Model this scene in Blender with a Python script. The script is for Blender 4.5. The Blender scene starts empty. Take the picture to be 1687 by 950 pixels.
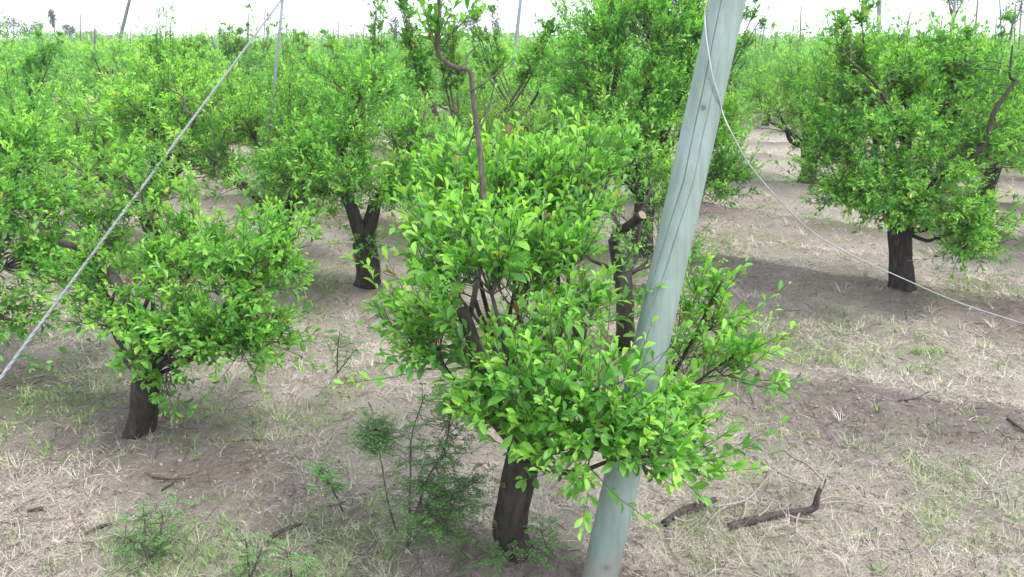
import bpy, math
import numpy as np

# ------------------------------------------------------------------ camera, sky, sun, exposure
sc = bpy.context.scene
COL = sc.collection
F = 1300.0; CX, CY = 843.5, 475.0; PITCH = math.radians(17.7); H = 2.5
cam_d = bpy.data.cameras.new('camera'); cam = bpy.data.objects.new('camera', cam_d); COL.objects.link(cam)
cam.location = (0, 0, H); cam.rotation_euler = (math.radians(90) - PITCH, 0, 0)
cam_d.sensor_width = 36; cam_d.lens = 36 * F / 1687.0; cam_d.clip_start = 0.05; cam_d.clip_end = 5000
sc.camera = cam
SUN_EL, SUN_AZ = math.radians(58), math.radians(125)      # azimuth clockwise from +Y (view direction)
w = bpy.data.worlds.new('World'); sc.world = w; w.use_nodes = True
nt = w.node_tree; nt.nodes.clear()
sky = nt.nodes.new('ShaderNodeTexSky'); sky.sky_type = 'NISHITA'; sky.sun_disc = False
sky.sun_elevation = SUN_EL; sky.sun_rotation = SUN_AZ; sky.dust_density = 4.0; sky.air_density = 1.0
mx = nt.nodes.new('ShaderNodeMix'); mx.data_type = 'RGBA'; mx.inputs[0].default_value = 0.8
mx.inputs[7].default_value = (7.6, 8.0, 8.6, 1)           # the even white cloud veil
bg = nt.nodes.new('ShaderNodeBackground'); bg.inputs[1].default_value = 0.14
wo = nt.nodes.new('ShaderNodeOutputWorld')
nt.links.new(sky.outputs[0], mx.inputs[6]); nt.links.new(mx.outputs[2], bg.inputs[0]); nt.links.new(bg.outputs[0], wo.inputs[0])
sl = bpy.data.lights.new('sun', 'SUN'); sun = bpy.data.objects.new('sun', sl); COL.objects.link(sun)
sl.energy = 1.7; sl.angle = math.radians(12); sl.color = (1.0, 0.96, 0.9)
sun.rotation_euler = (math.radians(90) - SUN_EL, 0, math.pi - SUN_AZ)
sun.location = (6, -4, 12)
sc.view_settings.view_transform = 'Standard'; sc.view_settings.look = 'None'
sc.view_settings.exposure = 1.27; sc.view_settings.gamma = 1; sc.view_settings.use_curve_mapping = False
sc.render.engine = 'CYCLES'
sc.cycles.max_bounces = 7; sc.cycles.diffuse_bounces = 4; sc.cycles.glossy_bounces = 2
sc.cycles.transmission_bounces = 3; sc.cycles.transparent_max_bounces = 4

def ray(px, py):
    a = (px - CX) / F; b = (CY - py) / F
    return np.array([a, math.cos(PITCH) + b * math.sin(PITCH), -math.sin(PITCH) + b * math.cos(PITCH)])
def P(px, py, Y):                       # point at real distance Y ahead
    d = ray(px, py); return np.array([0, 0, H]) + d * (Y / d[1])
def G(px, py):                          # point on the ground
    d = ray(px, py); return np.array([0, 0, H]) + d * (-H / d[2])
def depth(p): return p[1] * math.cos(PITCH) + (H - p[2]) * math.sin(PITCH)
def proj(p):
    dz = depth(p); return CX + F * p[0] / dz, CY + F * (-(p[1]) * math.sin(PITCH) + (H - p[2]) * math.cos(PITCH)) / dz

# ------------------------------------------------------------------ noise and mesh helpers
_rt = np.random.RandomState(7).rand(256, 256)
def vn(x, y):
    x = np.asarray(x, float); y = np.asarray(y, float)
    xi = np.floor(x).astype(int); yi = np.floor(y).astype(int); fx = x - xi; fy = y - yi
    fx = fx * fx * (3 - 2 * fx); fy = fy * fy * (3 - 2 * fy)
    g = lambda i, j: _rt[i & 255, j & 255]
    return (g(xi, yi) * (1 - fx) + g(xi + 1, yi) * fx) * (1 - fy) + (g(xi, yi + 1) * (1 - fx) + g(xi + 1, yi + 1) * fx) * fy
def fbm(x, y, o=4):
    s = 0; a = 0.5; t = 0
    for i in range(o):
        s = s + a * vn(x * 2 ** i + 17.3 * i, y * 2 ** i + 5.1 * i); t += a; a *= 0.5
    return s / t
def nrm(v): return v / np.maximum(np.linalg.norm(v, axis=-1, keepdims=True), 1e-9)
UP = np.array([0, 0, 1.0])

class MB:
    """collects vertices and faces (arrays of one face size each)"""
    def __init__(s): s.v = []; s.f = []; s.c = []; s.n = 0
    def add(s, v, faces, col=None):
        v = np.asarray(v, float).reshape(-1, 3)
        for f in faces: s.f.append(np.asarray(f, np.int64) + s.n)
        s.v.append(v); s.n += len(v)
        if col is None: col = np.zeros((len(v), 4))
        s.c.append(np.asarray(col, float).reshape(-1, 4))
    def mesh(s, name, mat, smooth=True, col=False, origin=(0, 0, 0)):
        me = bpy.data.meshes.new(name)
        v = np.concatenate(s.v) - np.asarray(origin)
        me.vertices.add(len(v)); me.vertices.foreach_set('co', v.astype(np.float32).ravel())
        loops = np.concatenate([f.ravel() for f in s.f])
        tot = np.concatenate([np.full(len(f), f.shape[1]) for f in s.f])
        st = np.concatenate([[0], np.cumsum(tot)[:-1]])
        me.loops.add(len(loops)); me.loops.foreach_set('vertex_index', loops.astype(np.int32))
        me.polygons.add(len(tot)); me.polygons.foreach_set('loop_start', st.astype(np.int32))
        me.polygons.foreach_set('loop_total', tot.astype(np.int32))
        me.polygons.foreach_set('use_smooth', np.full(len(tot), smooth))
        if col:
            a = me.color_attributes.new('tint', 'FLOAT_COLOR', 'POINT')
            a.data.foreach_set('color', np.concatenate(s.c).astype(np.float32).ravel())
        me.materials.append(mat); me.update(calc_edges=True); me.validate()
        return me
TONE = [1.0, 0.5]
def link(name, me, parent=None, loc=(0, 0, 0)):
    o = bpy.data.objects.new(name, me); COL.objects.link(o); o.location = loc
    if parent is not None: o.parent = parent
    o.color = (TONE[0], TONE[1], 0, 1)
    return o
def tag(o, label=None, cat=None, group=None, kind=None):
    if label: o['label'] = label
    if cat: o['category'] = cat
    if group: o['group'] = group
    if kind: o['kind'] = kind
    return o
def empty(name, loc, label, cat, group=None):
    o = bpy.data.objects.new(name, None); COL.objects.link(o); o.location = loc; o.empty_display_size = 0.2
    return tag(o, label, cat, group)

def smooth_path(pts, n=6):
    pts = np.asarray(pts, float)
    if len(pts) < 3:
        t = np.linspace(0, 1, n + 1)[:, None]; return pts[0] * (1 - t) + pts[-1] * t
    q = np.vstack([2 * pts[0] - pts[1], pts, 2 * pts[-1] - pts[-2]]); out = []
    for i in range(1, len(q) - 2):
        for k in range(n):
            t = k / n; a, b, c, d = q[i - 1], q[i], q[i + 1], q[i + 2]
            out.append(0.5 * (2 * b + (c - a) * t + (2 * a - 5 * b + 4 * c - d) * t * t + (3 * b - a - 3 * c + d) * t ** 3))
    out.append(pts[-1]); return np.array(out)
def tube(mb, pts, radii, sides=8, rough=0.0, seed=0, cap=True, ridges=0):
    pts = np.asarray(pts, float); n = len(pts)
    radii = np.interp(np.linspace(0, 1, n), np.linspace(0, 1, len(radii)), radii)
    tg = nrm(np.gradient(pts, axis=0))
    ref = np.array([1.0, 0, 0]) if abs(tg[0][0]) < 0.8 else np.array([0, 1.0, 0])
    a = []; u = nrm(ref - tg[0] * ref.dot(tg[0]))
    for i in range(n):
        u = nrm(u - tg[i] * u.dot(tg[i])); a.append(u)
    a = np.array(a); b = np.cross(tg, a)
    th = np.linspace(0, 2 * math.pi, sides, endpoint=False)
    arc = np.concatenate([[0], np.cumsum(np.linalg.norm(np.diff(pts, axis=0), axis=1))])
    R = radii[:, None] * np.ones(sides)
    if rough:
        T, A = np.meshgrid(th, arc)
        nx = np.cos(T) * 2.2 + seed * 3.7; ny = np.sin(T) * 2.2
        R = R * (1 + rough * (fbm(nx + A * 3.0, ny + A * 2.0, 3) - 0.5) * 2)
        if ridges: R = R * (1 + 0.10 * (vn(T * ridges / 6.28 * 3 + seed, A * 5 + seed * 2) - 0.5) * 2)
    v = pts[:, None, :] + R[..., None] * (np.cos(th)[None, :, None] * a[:, None, :] + np.sin(th)[None, :, None] * b[:, None, :])
    i = np.arange(n - 1)[:, None] * sides; j = np.arange(sides)[None, :]; k = (j + 1) % sides
    q = np.stack([i + j, i + k, i + sides + k, i + sides + j], -1).reshape(-1, 4)
    vv = v.reshape(-1, 3); fs = [q]
    if cap:
        vv = np.vstack([vv, pts[-1:], pts[:1]]); L = n * sides; jj = np.arange(sides); kk = (jj + 1) % sides
        fs.append(np.stack([(n - 1) * sides + jj, (n - 1) * sides + kk, np.full(sides, L)], -1))
        fs.append(np.stack([kk, jj, np.full(sides, L + 1)], -1))
    mb.add(vv, fs)

def thin_tubes(mb, pts, r0, r1, sides=4):
    """pts (N,K,3) polylines, each a thin tapering tube"""
    N, K, _ = pts.shape
    ax = nrm(pts[:, -1] - pts[:, 0]); ref = np.where(np.abs(ax[:, 2:3]) < 0.9, UP, np.array([1.0, 0, 0]))
    a = nrm(np.cross(ax, ref)); b = np.cross(ax, a)
    th = np.linspace(0, 2 * math.pi, sides, endpoint=False)
    r = r0[:, None] + (r1 - r0)[:, None] * np.linspace(0, 1, K)[None]
    ring = np.cos(th)[None, :, None] * a[:, None] + np.sin(th)[None, :, None] * b[:, None]
    v = pts[:, :, None, :] + r[:, :, None, None] * ring[:, None]
    base = (np.arange(N) * K * sides)[:, None, None]; i = (np.arange(K - 1) * sides)[None, :, None]; j = np.arange(sides)[None, None]; k = (j + 1) % sides
    q = np.stack(np.broadcast_arrays(base + i + j, base + i + k, base + i + sides + k, base + i + sides + j), -1).reshape(-1, 4)
    mb.add(v.reshape(-1, 3), [q])

# leaf templates: (u along, v across, lift), faces
T_HI = (np.array([[0, 0, 0], [.28, -.55, .09], [.28, 0, 0], [.28, .55, .09], [.62, -1, .16], [.62, 0, -.02], [.62, 1, .16], [.88, -.6, .03], [.88, 0, -.08], [.88, .6, .03], [1, 0, -.14]]),
        [np.array([[0, 2, 1], [0, 3, 2], [7, 8, 10], [8, 9, 10]]), np.array([[1, 2, 5, 4], [2, 3, 6, 5], [4, 5, 8, 7], [5, 6, 9, 8]])])
T_MID = (np.array([[0, 0, 0], [.6, -1, .14], [.6, 0, -.02], [.6, 1, .14], [1, 0, -.1]]), [np.array([[0, 2, 1], [0, 3, 2], [1, 2, 4], [2, 3, 4]])])
T_LO = (np.array([[0, 0, 0], [.55, -1, .15], [.55, 1, .15], [1, 0, -.05]]), [np.array([[0, 2, 1], [1, 2, 3]])])
def leaves(mb, p, d, nvec, L, ratio, col, T):
    """p,d,n (N,3); L (N,); col (N,3)"""
    d = nrm(d); s = nrm(np.cross(d, nvec)); n = np.cross(s, d)
    tv, tf = T; N = len(p); K = len(tv)
    v = p[:, None] + L[:, None, None] * (tv[None, :, 0:1] * d[:, None] + tv[None, :, 1:2] * ratio * s[:, None] + tv[None, :, 2:3] * 0.8 * n[:, None])
    off = (np.arange(N) * K)[:, None, None]
    c = np.concatenate([np.repeat(col, K, axis=0), np.ones((N * K, 1))], 1)
    mb.add(v.reshape(-1, 3), [(f[None] + off).reshape(-1, f.shape[1]) for f in tf], c)

# ------------------------------------------------------------------ materials
def mat(name):
    m = bpy.data.materials.new(name); m.use_nodes = True
    nt = m.node_tree; b = nt.nodes['Principled BSDF']; return m, nt, b
def N(nt, t, **k):
    n = nt.nodes.new(t)
    for a, v in k.items(): setattr(n, a, v)
    return n
def ramp(nt, stops):
    r = nt.nodes.new('ShaderNodeValToRGB'); e = r.color_ramp.elements
    while len(e) < len(stops): e.new(0.5)
    for x, (p, c) in zip(e, stops): x.position = p; x.color = (*c, 1) if len(c) == 3 else c
    return r

def leaf_material(name, sat=1.0):
    m, nt, b = mat(name)
    at = N(nt, 'ShaderNodeAttribute', attribute_name='tint')
    hs = N(nt, 'ShaderNodeHueSaturation'); hs.inputs['Saturation'].default_value = sat
    nt.links.new(at.outputs[0], hs.inputs['Color'])
    oi = N(nt, 'ShaderNodeObjectInfo'); oc = N(nt, 'ShaderNodeSeparateColor'); nt.links.new(oi.outputs['Color'], oc.inputs[0])   # each tree's own tone: value, hue
    nt.links.new(oc.outputs[0], hs.inputs['Value']); nt.links.new(oc.outputs[1], hs.inputs['Hue'])
    nt.links.new(hs.outputs[0], b.inputs['Base Color']); b.inputs['Roughness'].default_value = 0.42
    b.inputs['Specular IOR Level'].default_value = 0.45
    tr = N(nt, 'ShaderNodeBsdfTranslucent'); mc = N(nt, 'ShaderNodeMix', data_type='RGBA', blend_type='MULTIPLY'); mc.inputs[0].default_value = 1
    mc.inputs[7].default_value = (1.5, 1.5, 0.6, 1); nt.links.new(hs.outputs[0], mc.inputs[6]); nt.links.new(mc.outputs[2], tr.inputs[0])
    ms = N(nt, 'ShaderNodeMixShader'); ms.inputs[0].default_value = 0.48
    nt.links.new(b.outputs[0], ms.inputs[1]); nt.links.new(tr.outputs[0], ms.inputs[2])
    nt.links.new(ms.outputs[0], nt.nodes['Material Output'].inputs[0]); return m
M_LEAF = leaf_material('fruit_tree_leaf')

def bark_material(name, c1, c2, scale=30):
    m, nt, b = mat(name)
    tc = N(nt, 'ShaderNodeTexCoord'); mp = N(nt, 'ShaderNodeMapping'); mp.inputs[3].default_value = (1, 1, 0.3)
    nz = N(nt, 'ShaderNodeTexNoise'); nz.inputs['Scale'].default_value = scale; nz.inputs['Detail'].default_value = 6; nz.inputs['Roughness'].default_value = 0.7
    nt.links.new(tc.outputs['Object'], mp.inputs[0]); nt.links.new(mp.outputs[0], nz.inputs[0])
    r = ramp(nt, [(0.3, c1), (0.7, c2)]); nt.links.new(nz.outputs[0], r.inputs[0]); nt.links.new(r.outputs[0], b.inputs['Base Color'])
    bp = N(nt, 'ShaderNodeBump'); bp.inputs['Strength'].default_value = 0.9; bp.inputs['Distance'].default_value = 0.012
    nt.links.new(nz.outputs[0], bp.inputs['Height']); nt.links.new(bp.outputs[0], b.inputs['Normal'])
    b.inputs['Roughness'].default_value = 0.9; b.inputs['Specular IOR Level'].default_value = 0.15; return m
M_BARK = bark_material('old_bark', (0.014, 0.012, 0.011), (0.068, 0.057, 0.052))
M_TWIG = bark_material('young_bark', (0.045, 0.036, 0.034), (0.15, 0.125, 0.118), 60)
M_DEAD = bark_material('dead_wood', (0.022, 0.019, 0.018), (0.10, 0.085, 0.078), 50)
M_GREYTWIG = bark_material('bleached_twig', (0.16, 0.135, 0.12), (0.34, 0.30, 0.27), 50)
M_CUT = bark_material('sawn_wood', (0.14, 0.10, 0.07), (0.36, 0.27, 0.19), 90)

def blade_material(name, rough=0.7, trans=0.2):
    m, nt, b = mat(name)
    at = N(nt, 'ShaderNodeAttribute', attribute_name='tint'); nt.links.new(at.outputs[0], b.inputs['Base Color'])
    b.inputs['Roughness'].default_value = rough; b.inputs['Specular IOR Level'].default_value = 0.2
    tr = N(nt, 'ShaderNodeBsdfTranslucent'); nt.links.new(at.outputs[0], tr.inputs[0])
    ms = N(nt, 'ShaderNodeMixShader'); ms.inputs[0].default_value = trans
    nt.links.new(b.outputs[0], ms.inputs[1]); nt.links.new(tr.outputs[0], ms.inputs[2])
    nt.links.new(ms.outputs[0], nt.nodes['Material Output'].inputs[0]); return m
M_BLADE = blade_material('grass_blade')

def ground_material():
    m, nt, b = mat('orchard_soil')
    at = N(nt, 'ShaderNodeAttribute', attribute_name='tint'); sp = N(nt, 'ShaderNodeSeparateColor'); nt.links.new(at.outputs[0], sp.inputs[0])
    tc = N(nt, 'ShaderNodeTexCoord')
    def noise(s, d=5, ro=0.6, dist=0.0):
        n = N(nt, 'ShaderNodeTexNoise'); n.inputs['Scale'].default_value = s; n.inputs['Detail'].default_value = d; n.inputs['Roughness'].default_value = ro
        n.inputs['Distortion'].default_value = dist; nt.links.new(tc.outputs['Object'], n.inputs[0]); return n
    n1 = noise(1.3, 5, .6); n2 = noise(22, 8, .72); n3 = noise(95, 5, .7, 1.5); n4 = noise(45, 4, .8, 3.0)
    soil = ramp(nt, [(0.28, (0.135, 0.110, 0.099)), (0.5, (0.290, 0.243, 0.218)), (0.75, (0.44, 0.380, 0.345))])
    nt.links.new(n2.outputs[0], soil.inputs[0])
    straw = ramp(nt, [(0.30, (0.14, 0.112, 0.092)), (0.45, (0.40, 0.345, 0.285)), (0.60, (0.68, 0.61, 0.52))])
    nt.links.new(n4.outputs[0], straw.inputs[0])
    # litter mask
    ma = N(nt, 'ShaderNodeMath', operation='MULTIPLY_ADD'); nt.links.new(n3.outputs[0], ma.inputs[0]); ma.inputs[1].default_value = 1.4; ma.inputs[2].default_value = -0.7
    mb = N(nt, 'ShaderNodeMath', operation='ADD', use_clamp=True); nt.links.new(ma.outputs[0], mb.inputs[0]); nt.links.new(sp.outputs[0], mb.inputs[1])
    mixc = N(nt, 'ShaderNodeMix', data_type='RGBA'); nt.links.new(mb.outputs[0], mixc.inputs[0]); nt.links.new(soil.outputs[0], mixc.inputs[6]); nt.links.new(straw.outputs[0], mixc.inputs[7])
    # damp dark soil on the ridges
    damp = N(nt, 'ShaderNodeMix', data_type='RGBA', blend_type='MULTIPLY'); nt.links.new(sp.outputs[2], damp.inputs[0]); nt.links.new(mixc.outputs[2], damp.inputs[6]); damp.inputs[7].default_value = (0.58, 0.55, 0.54, 1)
    # moss / low green
    gm = N(nt, 'ShaderNodeMath', operation='MULTIPLY'); nt.links.new(sp.outputs[1], gm.inputs[0]); nt.links.new(n2.outputs[0], gm.inputs[1])
    mg = N(nt, 'ShaderNodeMix', data_type='RGBA'); nt.links.new(gm.outputs[0], mg.inputs[0]); nt.links.new(damp.outputs[2], mg.inputs[6]); mg.inputs[7].default_value = (0.16, 0.22, 0.07, 1)
    tone = ramp(nt, [(0.3, (0.86, 0.85, 0.86)), (0.7, (1.15, 1.15, 1.16))]); nt.links.new(n1.outputs[0], tone.inputs[0])
    mm = N(nt, 'ShaderNodeMix', data_type='RGBA', blend_type='MULTIPLY'); mm.inputs[0].default_value = 1
    nt.links.new(mg.outputs[2], mm.inputs[6]); nt.links.new(tone.outputs[0], mm.inputs[7]); nt.links.new(mm.outputs[2], b.inputs['Base Color'])
    ad = N(nt, 'ShaderNodeMath', operation='ADD'); nt.links.new(n2.outputs[0], ad.inputs[0]); nt.links.new(n3.outputs[0], ad.inputs[1])
    bp = N(nt, 'ShaderNodeBump'); bp.inputs['Strength'].default_value = 1.0; bp.inputs['Distance'].default_value = 0.05
    nt.links.new(ad.outputs[0], bp.inputs['Height']); nt.links.new(bp.outputs[0], b.inputs['Normal'])
    b.inputs['Roughness'].default_value = 0.95; b.inputs['Specular IOR Level'].default_value = 0.1; return m

def pole_material():
    m, nt, b = mat('green_treated_timber')
    tc = N(nt, 'ShaderNodeTexCoord'); mp = N(nt, 'ShaderNodeMapping'); mp.inputs[3].default_value = (1, 1, 0.07)
    nt.links.new(tc.outputs['Object'], mp.inputs[0])
    n = N(nt, 'ShaderNodeTexNoise'); n.inputs['Scale'].default_value = 38; n.inputs['Detail'].default_value = 7; n.inputs['Roughness'].default_value = 0.65
    nt.links.new(mp.outputs[0], n.inputs[0])
    n2 = N(nt, 'ShaderNodeTexNoise'); n2.inputs['Scale'].default_value = 5; n2.inputs['Detail'].default_value = 4; nt.links.new(tc.outputs['Object'], n2.inputs[0])
    r = ramp(nt, [(0.25, (0.145, 0.195, 0.178)), (0.5, (0.190, 0.248, 0.230)), (0.8, (0.235, 0.295, 0.28))]); nt.links.new(n.outputs[0], r.inputs[0])
    r2 = ramp(nt, [(0.3, (0.84, 0.90, 0.84)), (0.7, (1.08, 1.06, 1.10))]); nt.links.new(n2.outputs[0], r2.inputs[0])
    mm = N(nt, 'ShaderNodeMix', data_type='RGBA', blend_type='MULTIPLY'); mm.inputs[0].default_value = 1
    nt.links.new(r.outputs[0], mm.inputs[6]); nt.links.new(r2.outputs[0], mm.inputs[7])
    # dirt specks
    vo = N(nt, 'ShaderNodeTexVoronoi'); vo.inputs['Scale'].default_value = 5.5; nt.links.new(tc.outputs['Object'], vo.inputs['Vector'])
    sr = ramp(nt, [(0.05, (0.22, 0.21, 0.19)), (0.085, (0.8, 0.8, 0.78)), (0.2, (1, 1, 1))]); nt.links.new(vo.outputs['Distance'], sr.inputs[0])
    m3 = N(nt, 'ShaderNodeMix', data_type='RGBA', blend_type='MULTIPLY'); m3.inputs[0].default_value = 0.75
    nt.links.new(mm.outputs[2], m3.inputs[6]); nt.links.new(sr.outputs[0], m3.inputs[7])
    sx = N(nt, 'ShaderNodeSeparateXYZ'); nt.links.new(tc.outputs['Object'], sx.inputs[0])
    na = N(nt, 'ShaderNodeMath', operation='MULTIPLY_ADD'); nt.links.new(n2.outputs[0], na.inputs[0]); na.inputs[1].default_value = -0.4; nt.links.new(sx.outputs[2], na.inputs[2])
    dr = ramp(nt, [(0.0, (.5, .5, .5)), (0.12, (0, 0, 0))]); nt.links.new(na.outputs[0], dr.inputs[0])
    m4 = N(nt, 'ShaderNodeMix', data_type='RGBA'); nt.links.new(dr.outputs[0], m4.inputs[0]); nt.links.new(m3.outputs[2], m4.inputs[6]); m4.inputs[7].default_value = (.20, .17, .15, 1)
    nt.links.new(m4.outputs[2], b.inputs['Base Color'])
    bp = N(nt, 'ShaderNodeBump'); bp.inputs['Strength'].default_value = 0.3; bp.inputs['Distance'].default_value = 0.003
    nt.links.new(n.outputs[0], bp.inputs['Height']); nt.links.new(bp.outputs[0], b.inputs['Normal'])
    b.inputs['Roughness'].default_value = 0.7; b.inputs['Specular IOR Level'].default_value = 0.3; return m
M_POLE = pole_material()
def plain(name, c, rough=0.6, metal=0.0, var=0.15):
    m, nt, b = mat(name)
    tc = N(nt, 'ShaderNodeTexCoord'); n = N(nt, 'ShaderNodeTexNoise'); n.inputs['Scale'].default_value = 25; nt.links.new(tc.outputs['Object'], n.inputs[0])
    r = ramp(nt, [(0.3, tuple(x * (1 - var) for x in c)), (0.7, tuple(x * (1 + var) for x in c))]); nt.links.new(n.outputs[0], r.inputs[0])
    nt.links.new(r.outputs[0], b.inputs['Base Color']); b.inputs['Roughness'].default_value = rough; b.inputs['Metallic'].default_value = metal; return m
M_WIRE = plain('galvanised_wire', (0.17, 0.185, 0.205), 0.65, 0.15)
M_WIREPALE = plain('bright_wire', (0.32, 0.34, 0.36), 0.5, 0.2)
M_POST = plain('weathered_post', (0.20, 0.215, 0.235), 0.8)
M_POSTDARK = plain('dark_post', (0.08, 0.09, 0.11), 0.8)
M_STAKE = plain('weathered_stake', (0.10, 0.10, 0.105), 0.9)

# ------------------------------------------------------------------ the rows and the ground
bC = G(850, 958); bL = G(232, 728); bB = G(605, 490); bR = G(1485, 487)
U = nrm((bL - bC)[:2]); NV = np.array([-U[1], U[0]]); NV = NV if NV[1] > 0 else -NV
oA = (bC[:2] @ NV + bL[:2] @ NV) / 2; oR = bR[:2] @ NV; RS = (oR - oA) / 2; TS = np.linalg.norm((bL - bC)[:2])
BASES = [bC, bL, bB, bR, G(1028, 590)]
def row_d(x, y):
    o = x * NV[0] + y * NV[1]; k = np.round((o - oA) / RS); return o - oA - k * RS
def berm(x, y): return np.exp(-((row_d(x, y) + 0.35 * (vn(x * .8, y * .8) - .5)) / 0.42) ** 2)
def hgt(x, y):
    x = np.asarray(x, float); y = np.asarray(y, float)
    f = 1 / (1 + (np.hypot(x, y) / 40) ** 2)
    return berm(x, y) * 0.13 * (0.35 + 1.1 * vn(x * .9 + 9, y * .9)) * f + f * (0.12 * (fbm(x * .9, y * .9, 3) - .5) + 0.085 * (fbm(x * 2.7, y * 2.7, 3) - .5) + 0.065 * (fbm(x * 8, y * 8, 3) - .5)) + mound(x, y) - 0.03
def mound(x, y):
    m = 0
    for b in BASES: m = m + .055 * np.exp(-(((x - b[0]) ** 2 + (y - b[1]) ** 2) / .30 ** 2))
    return m
def litter(x, y):
    b = berm(x, y); n = fbm(x * 1.1 + 40, y * 1.1, 4)
    return np.clip(1.05 - 0.9 * b * (0.6 + 0.8 * vn(x * 1.7, y * 1.7 + 8)) + (n - 0.5) * 2.0, 0, 1)
def green(x, y): return np.clip((fbm(x * 0.9 + 80, y * 0.9 + 31, 4) - 0.53) * 6, 0, 1)
def nonuni(lo, hi, step, far, g):
    a = list(np.arange(lo, hi + 1e-6, step)); s = step
    r = [a[-1]]
    while r[-1] < far: s *= g; r.append(r[-1] + s)
    s = step; l = [lo]
    while l[-1] > -far: s *= g; l.append(l[-1] - s)
    return np.array(l[:0:-1] + a + r[1:])
xs = nonuni(-5, 5, 0.032, 1600, 1.07); ys = nonuni(2.0, 8.0, 0.032, 1600, 1.07)
X, Y = np.meshgrid(xs, ys); nx, ny = len(xs), len(ys)
gz = hgt(X, Y)
gm = MB(); i = np.arange(ny - 1)[:, None] * nx; j = np.arange(nx - 1)[None]
gq = np.stack([i + j, i + j + 1, i + nx + j + 1, i + nx + j], -1).reshape(-1, 4)
dampn = np.clip(berm(X, Y) * 1.3 * vn(X * .6 + 3, Y * .6 + 5), 0, 1) * np.where(row_d(X, Y) * 0 + X * NV[0] + Y * NV[1] > oA + 1.5 * RS, .8, .35)
gc = np.stack([litter(X, Y), green(X, Y), dampn, np.ones_like(X)], -1).reshape(-1, 4)
gm.add(np.stack([X, Y, gz], -1).reshape(-1, 3), [gq], gc)
g_ob = link('ground', gm.mesh('ground', ground_material(), True, True)); tag(g_ob, kind='structure')

# ------------------------------------------------------------------ blades: straw and grass
def blades(mb, rng, x, y, L, W, az, el, bend, col, seg=2):
    n = len(x); z = hgt(x, y) + rng.uniform(-0.004, 0.012, n)
    p = np.stack([x, y, z], -1); d = np.stack([np.cos(az) * np.cos(el), np.sin(az) * np.cos(el), np.sin(el)], -1)
    side = nrm(np.stack([-np.sin(az), np.cos(az), rng.uniform(-.6, .6, n)], -1))
    ba = rng.uniform(-1, 1, n)
    pts = []
    for k in range(seg + 1):
        t = k / seg
        q = p + d * (L * t)[:, None]
        q = q + side * (ba * bend * L * t * t)[:, None]; q[:, 2] -= (bend * 0.5 * L * t * t * np.sin(np.abs(el)))
        ww = (W * (1 - 0.85 * t))[:, None] * 0.5
        s2 = side if k == 0 else side
        pts += [q - s2 * ww, q + s2 * ww]
    v = np.stack(pts, 1); K = 2 * (seg + 1); off = (np.arange(n) * K)[:, None, None]
    f = np.array([[2 * k, 2 * k + 1, 2 * k + 3, 2 * k + 2] for k in range(seg)])
    c = np.concatenate([np.repeat(col, K, axis=0), np.ones((n * K, 1))], 1)
    mb.add(v.reshape(-1, 3), [(f[None] + off).reshape(-1, 4)], c)
def wedge(rng, n, y0=2.1, y1=30, pw=1.0, m=1.2):
    y = y0 * (y1 / y0) ** (rng.rand(n) ** pw); x = rng.uniform(-1, 1, n) * (0.70 * y + m); return x, y
STRAW = np.array([[.60, .53, .43], [.45, .39, .32], [.70, .64, .55], [.27, .225, .19], [.52, .475, .41], [.10, .082, .07]])
rng = np.random.RandomState(3)
mb = MB()
x, y = wedge(rng, 760000, 2.1, 26); keep = rng.rand(len(x)) < 0.05 + 0.95 * litter(x, y) ** 1.2 * np.clip((fbm(x * 4.3, y * 4.3, 3) - .30) * 3.2, .12, 1); x, y = x[keep], y[keep]; n = len(x)
D = np.hypot(x, y); ci = rng.choice(6, n, p=[.23, .21, .17, .14, .15, .10])
col = STRAW[ci] * rng.uniform(.75, 1.1, (n, 1))
el = np.abs(rng.normal(0.10, 0.36, n)); L = rng.gamma(1.8, 0.021, n) + 0.012
blades(mb, rng, x, y, L, np.maximum(0.0012, 0.00042 * D) * rng.uniform(.6, 1.5, n), rng.uniform(0, 6.28, n), el, 0.45, col, 3)
o = link('dry_grass', mb.mesh('dry_grass', M_BLADE, False, True)); tag(o, 'pale dry straw and dead grass lying over the orchard soil', kind='stuff')
# standing dry tufts + green patches
mb = MB(); mg = MB()
tx, ty = wedge(rng, 2600, 2.2, 26); lt = litter(tx, ty); k = rng.rand(len(tx)) < lt * 0.8; tx, ty = tx[k], ty[k]
for (cx_, cy_) in zip(tx, ty):
    m = rng.randint(8, 26); a = rng.uniform(0, 6.28, m); r = np.abs(rng.normal(0, .045, m))
    x = cx_ + r * np.cos(a); y = cy_ + r * np.sin(a); Dd = math.hypot(cx_, cy_)
    col = STRAW[rng.choice([0, 1, 2, 4], m)] * rng.uniform(.8, 1.1, (m, 1))
    blades(mb, rng, x, y, rng.uniform(.04, .16, m), np.full(m, max(.002, .0007 * Dd)), a + rng.normal(0, .4, m), rng.uniform(.3, 1.3, m), .5, col, 3)
o = link('dry_grass_tufts', mb.mesh('dry_grass_tufts', M_BLADE, False, True)); tag(o, 'small tufts of standing dead grass between the rows', kind='stuff')
GRN = np.array([[.14, .27, .06], [.20, .34, .09], [.28, .40, .14], [.10, .20, .06], [.40, .44, .22]])
gx, gy = wedge(rng, 9500, 2.1, 24); k = rng.rand(len(gx)) < green(gx, gy) * 0.8 + 0.03; gx, gy = list(gx[k]), list(gy[k])
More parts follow.
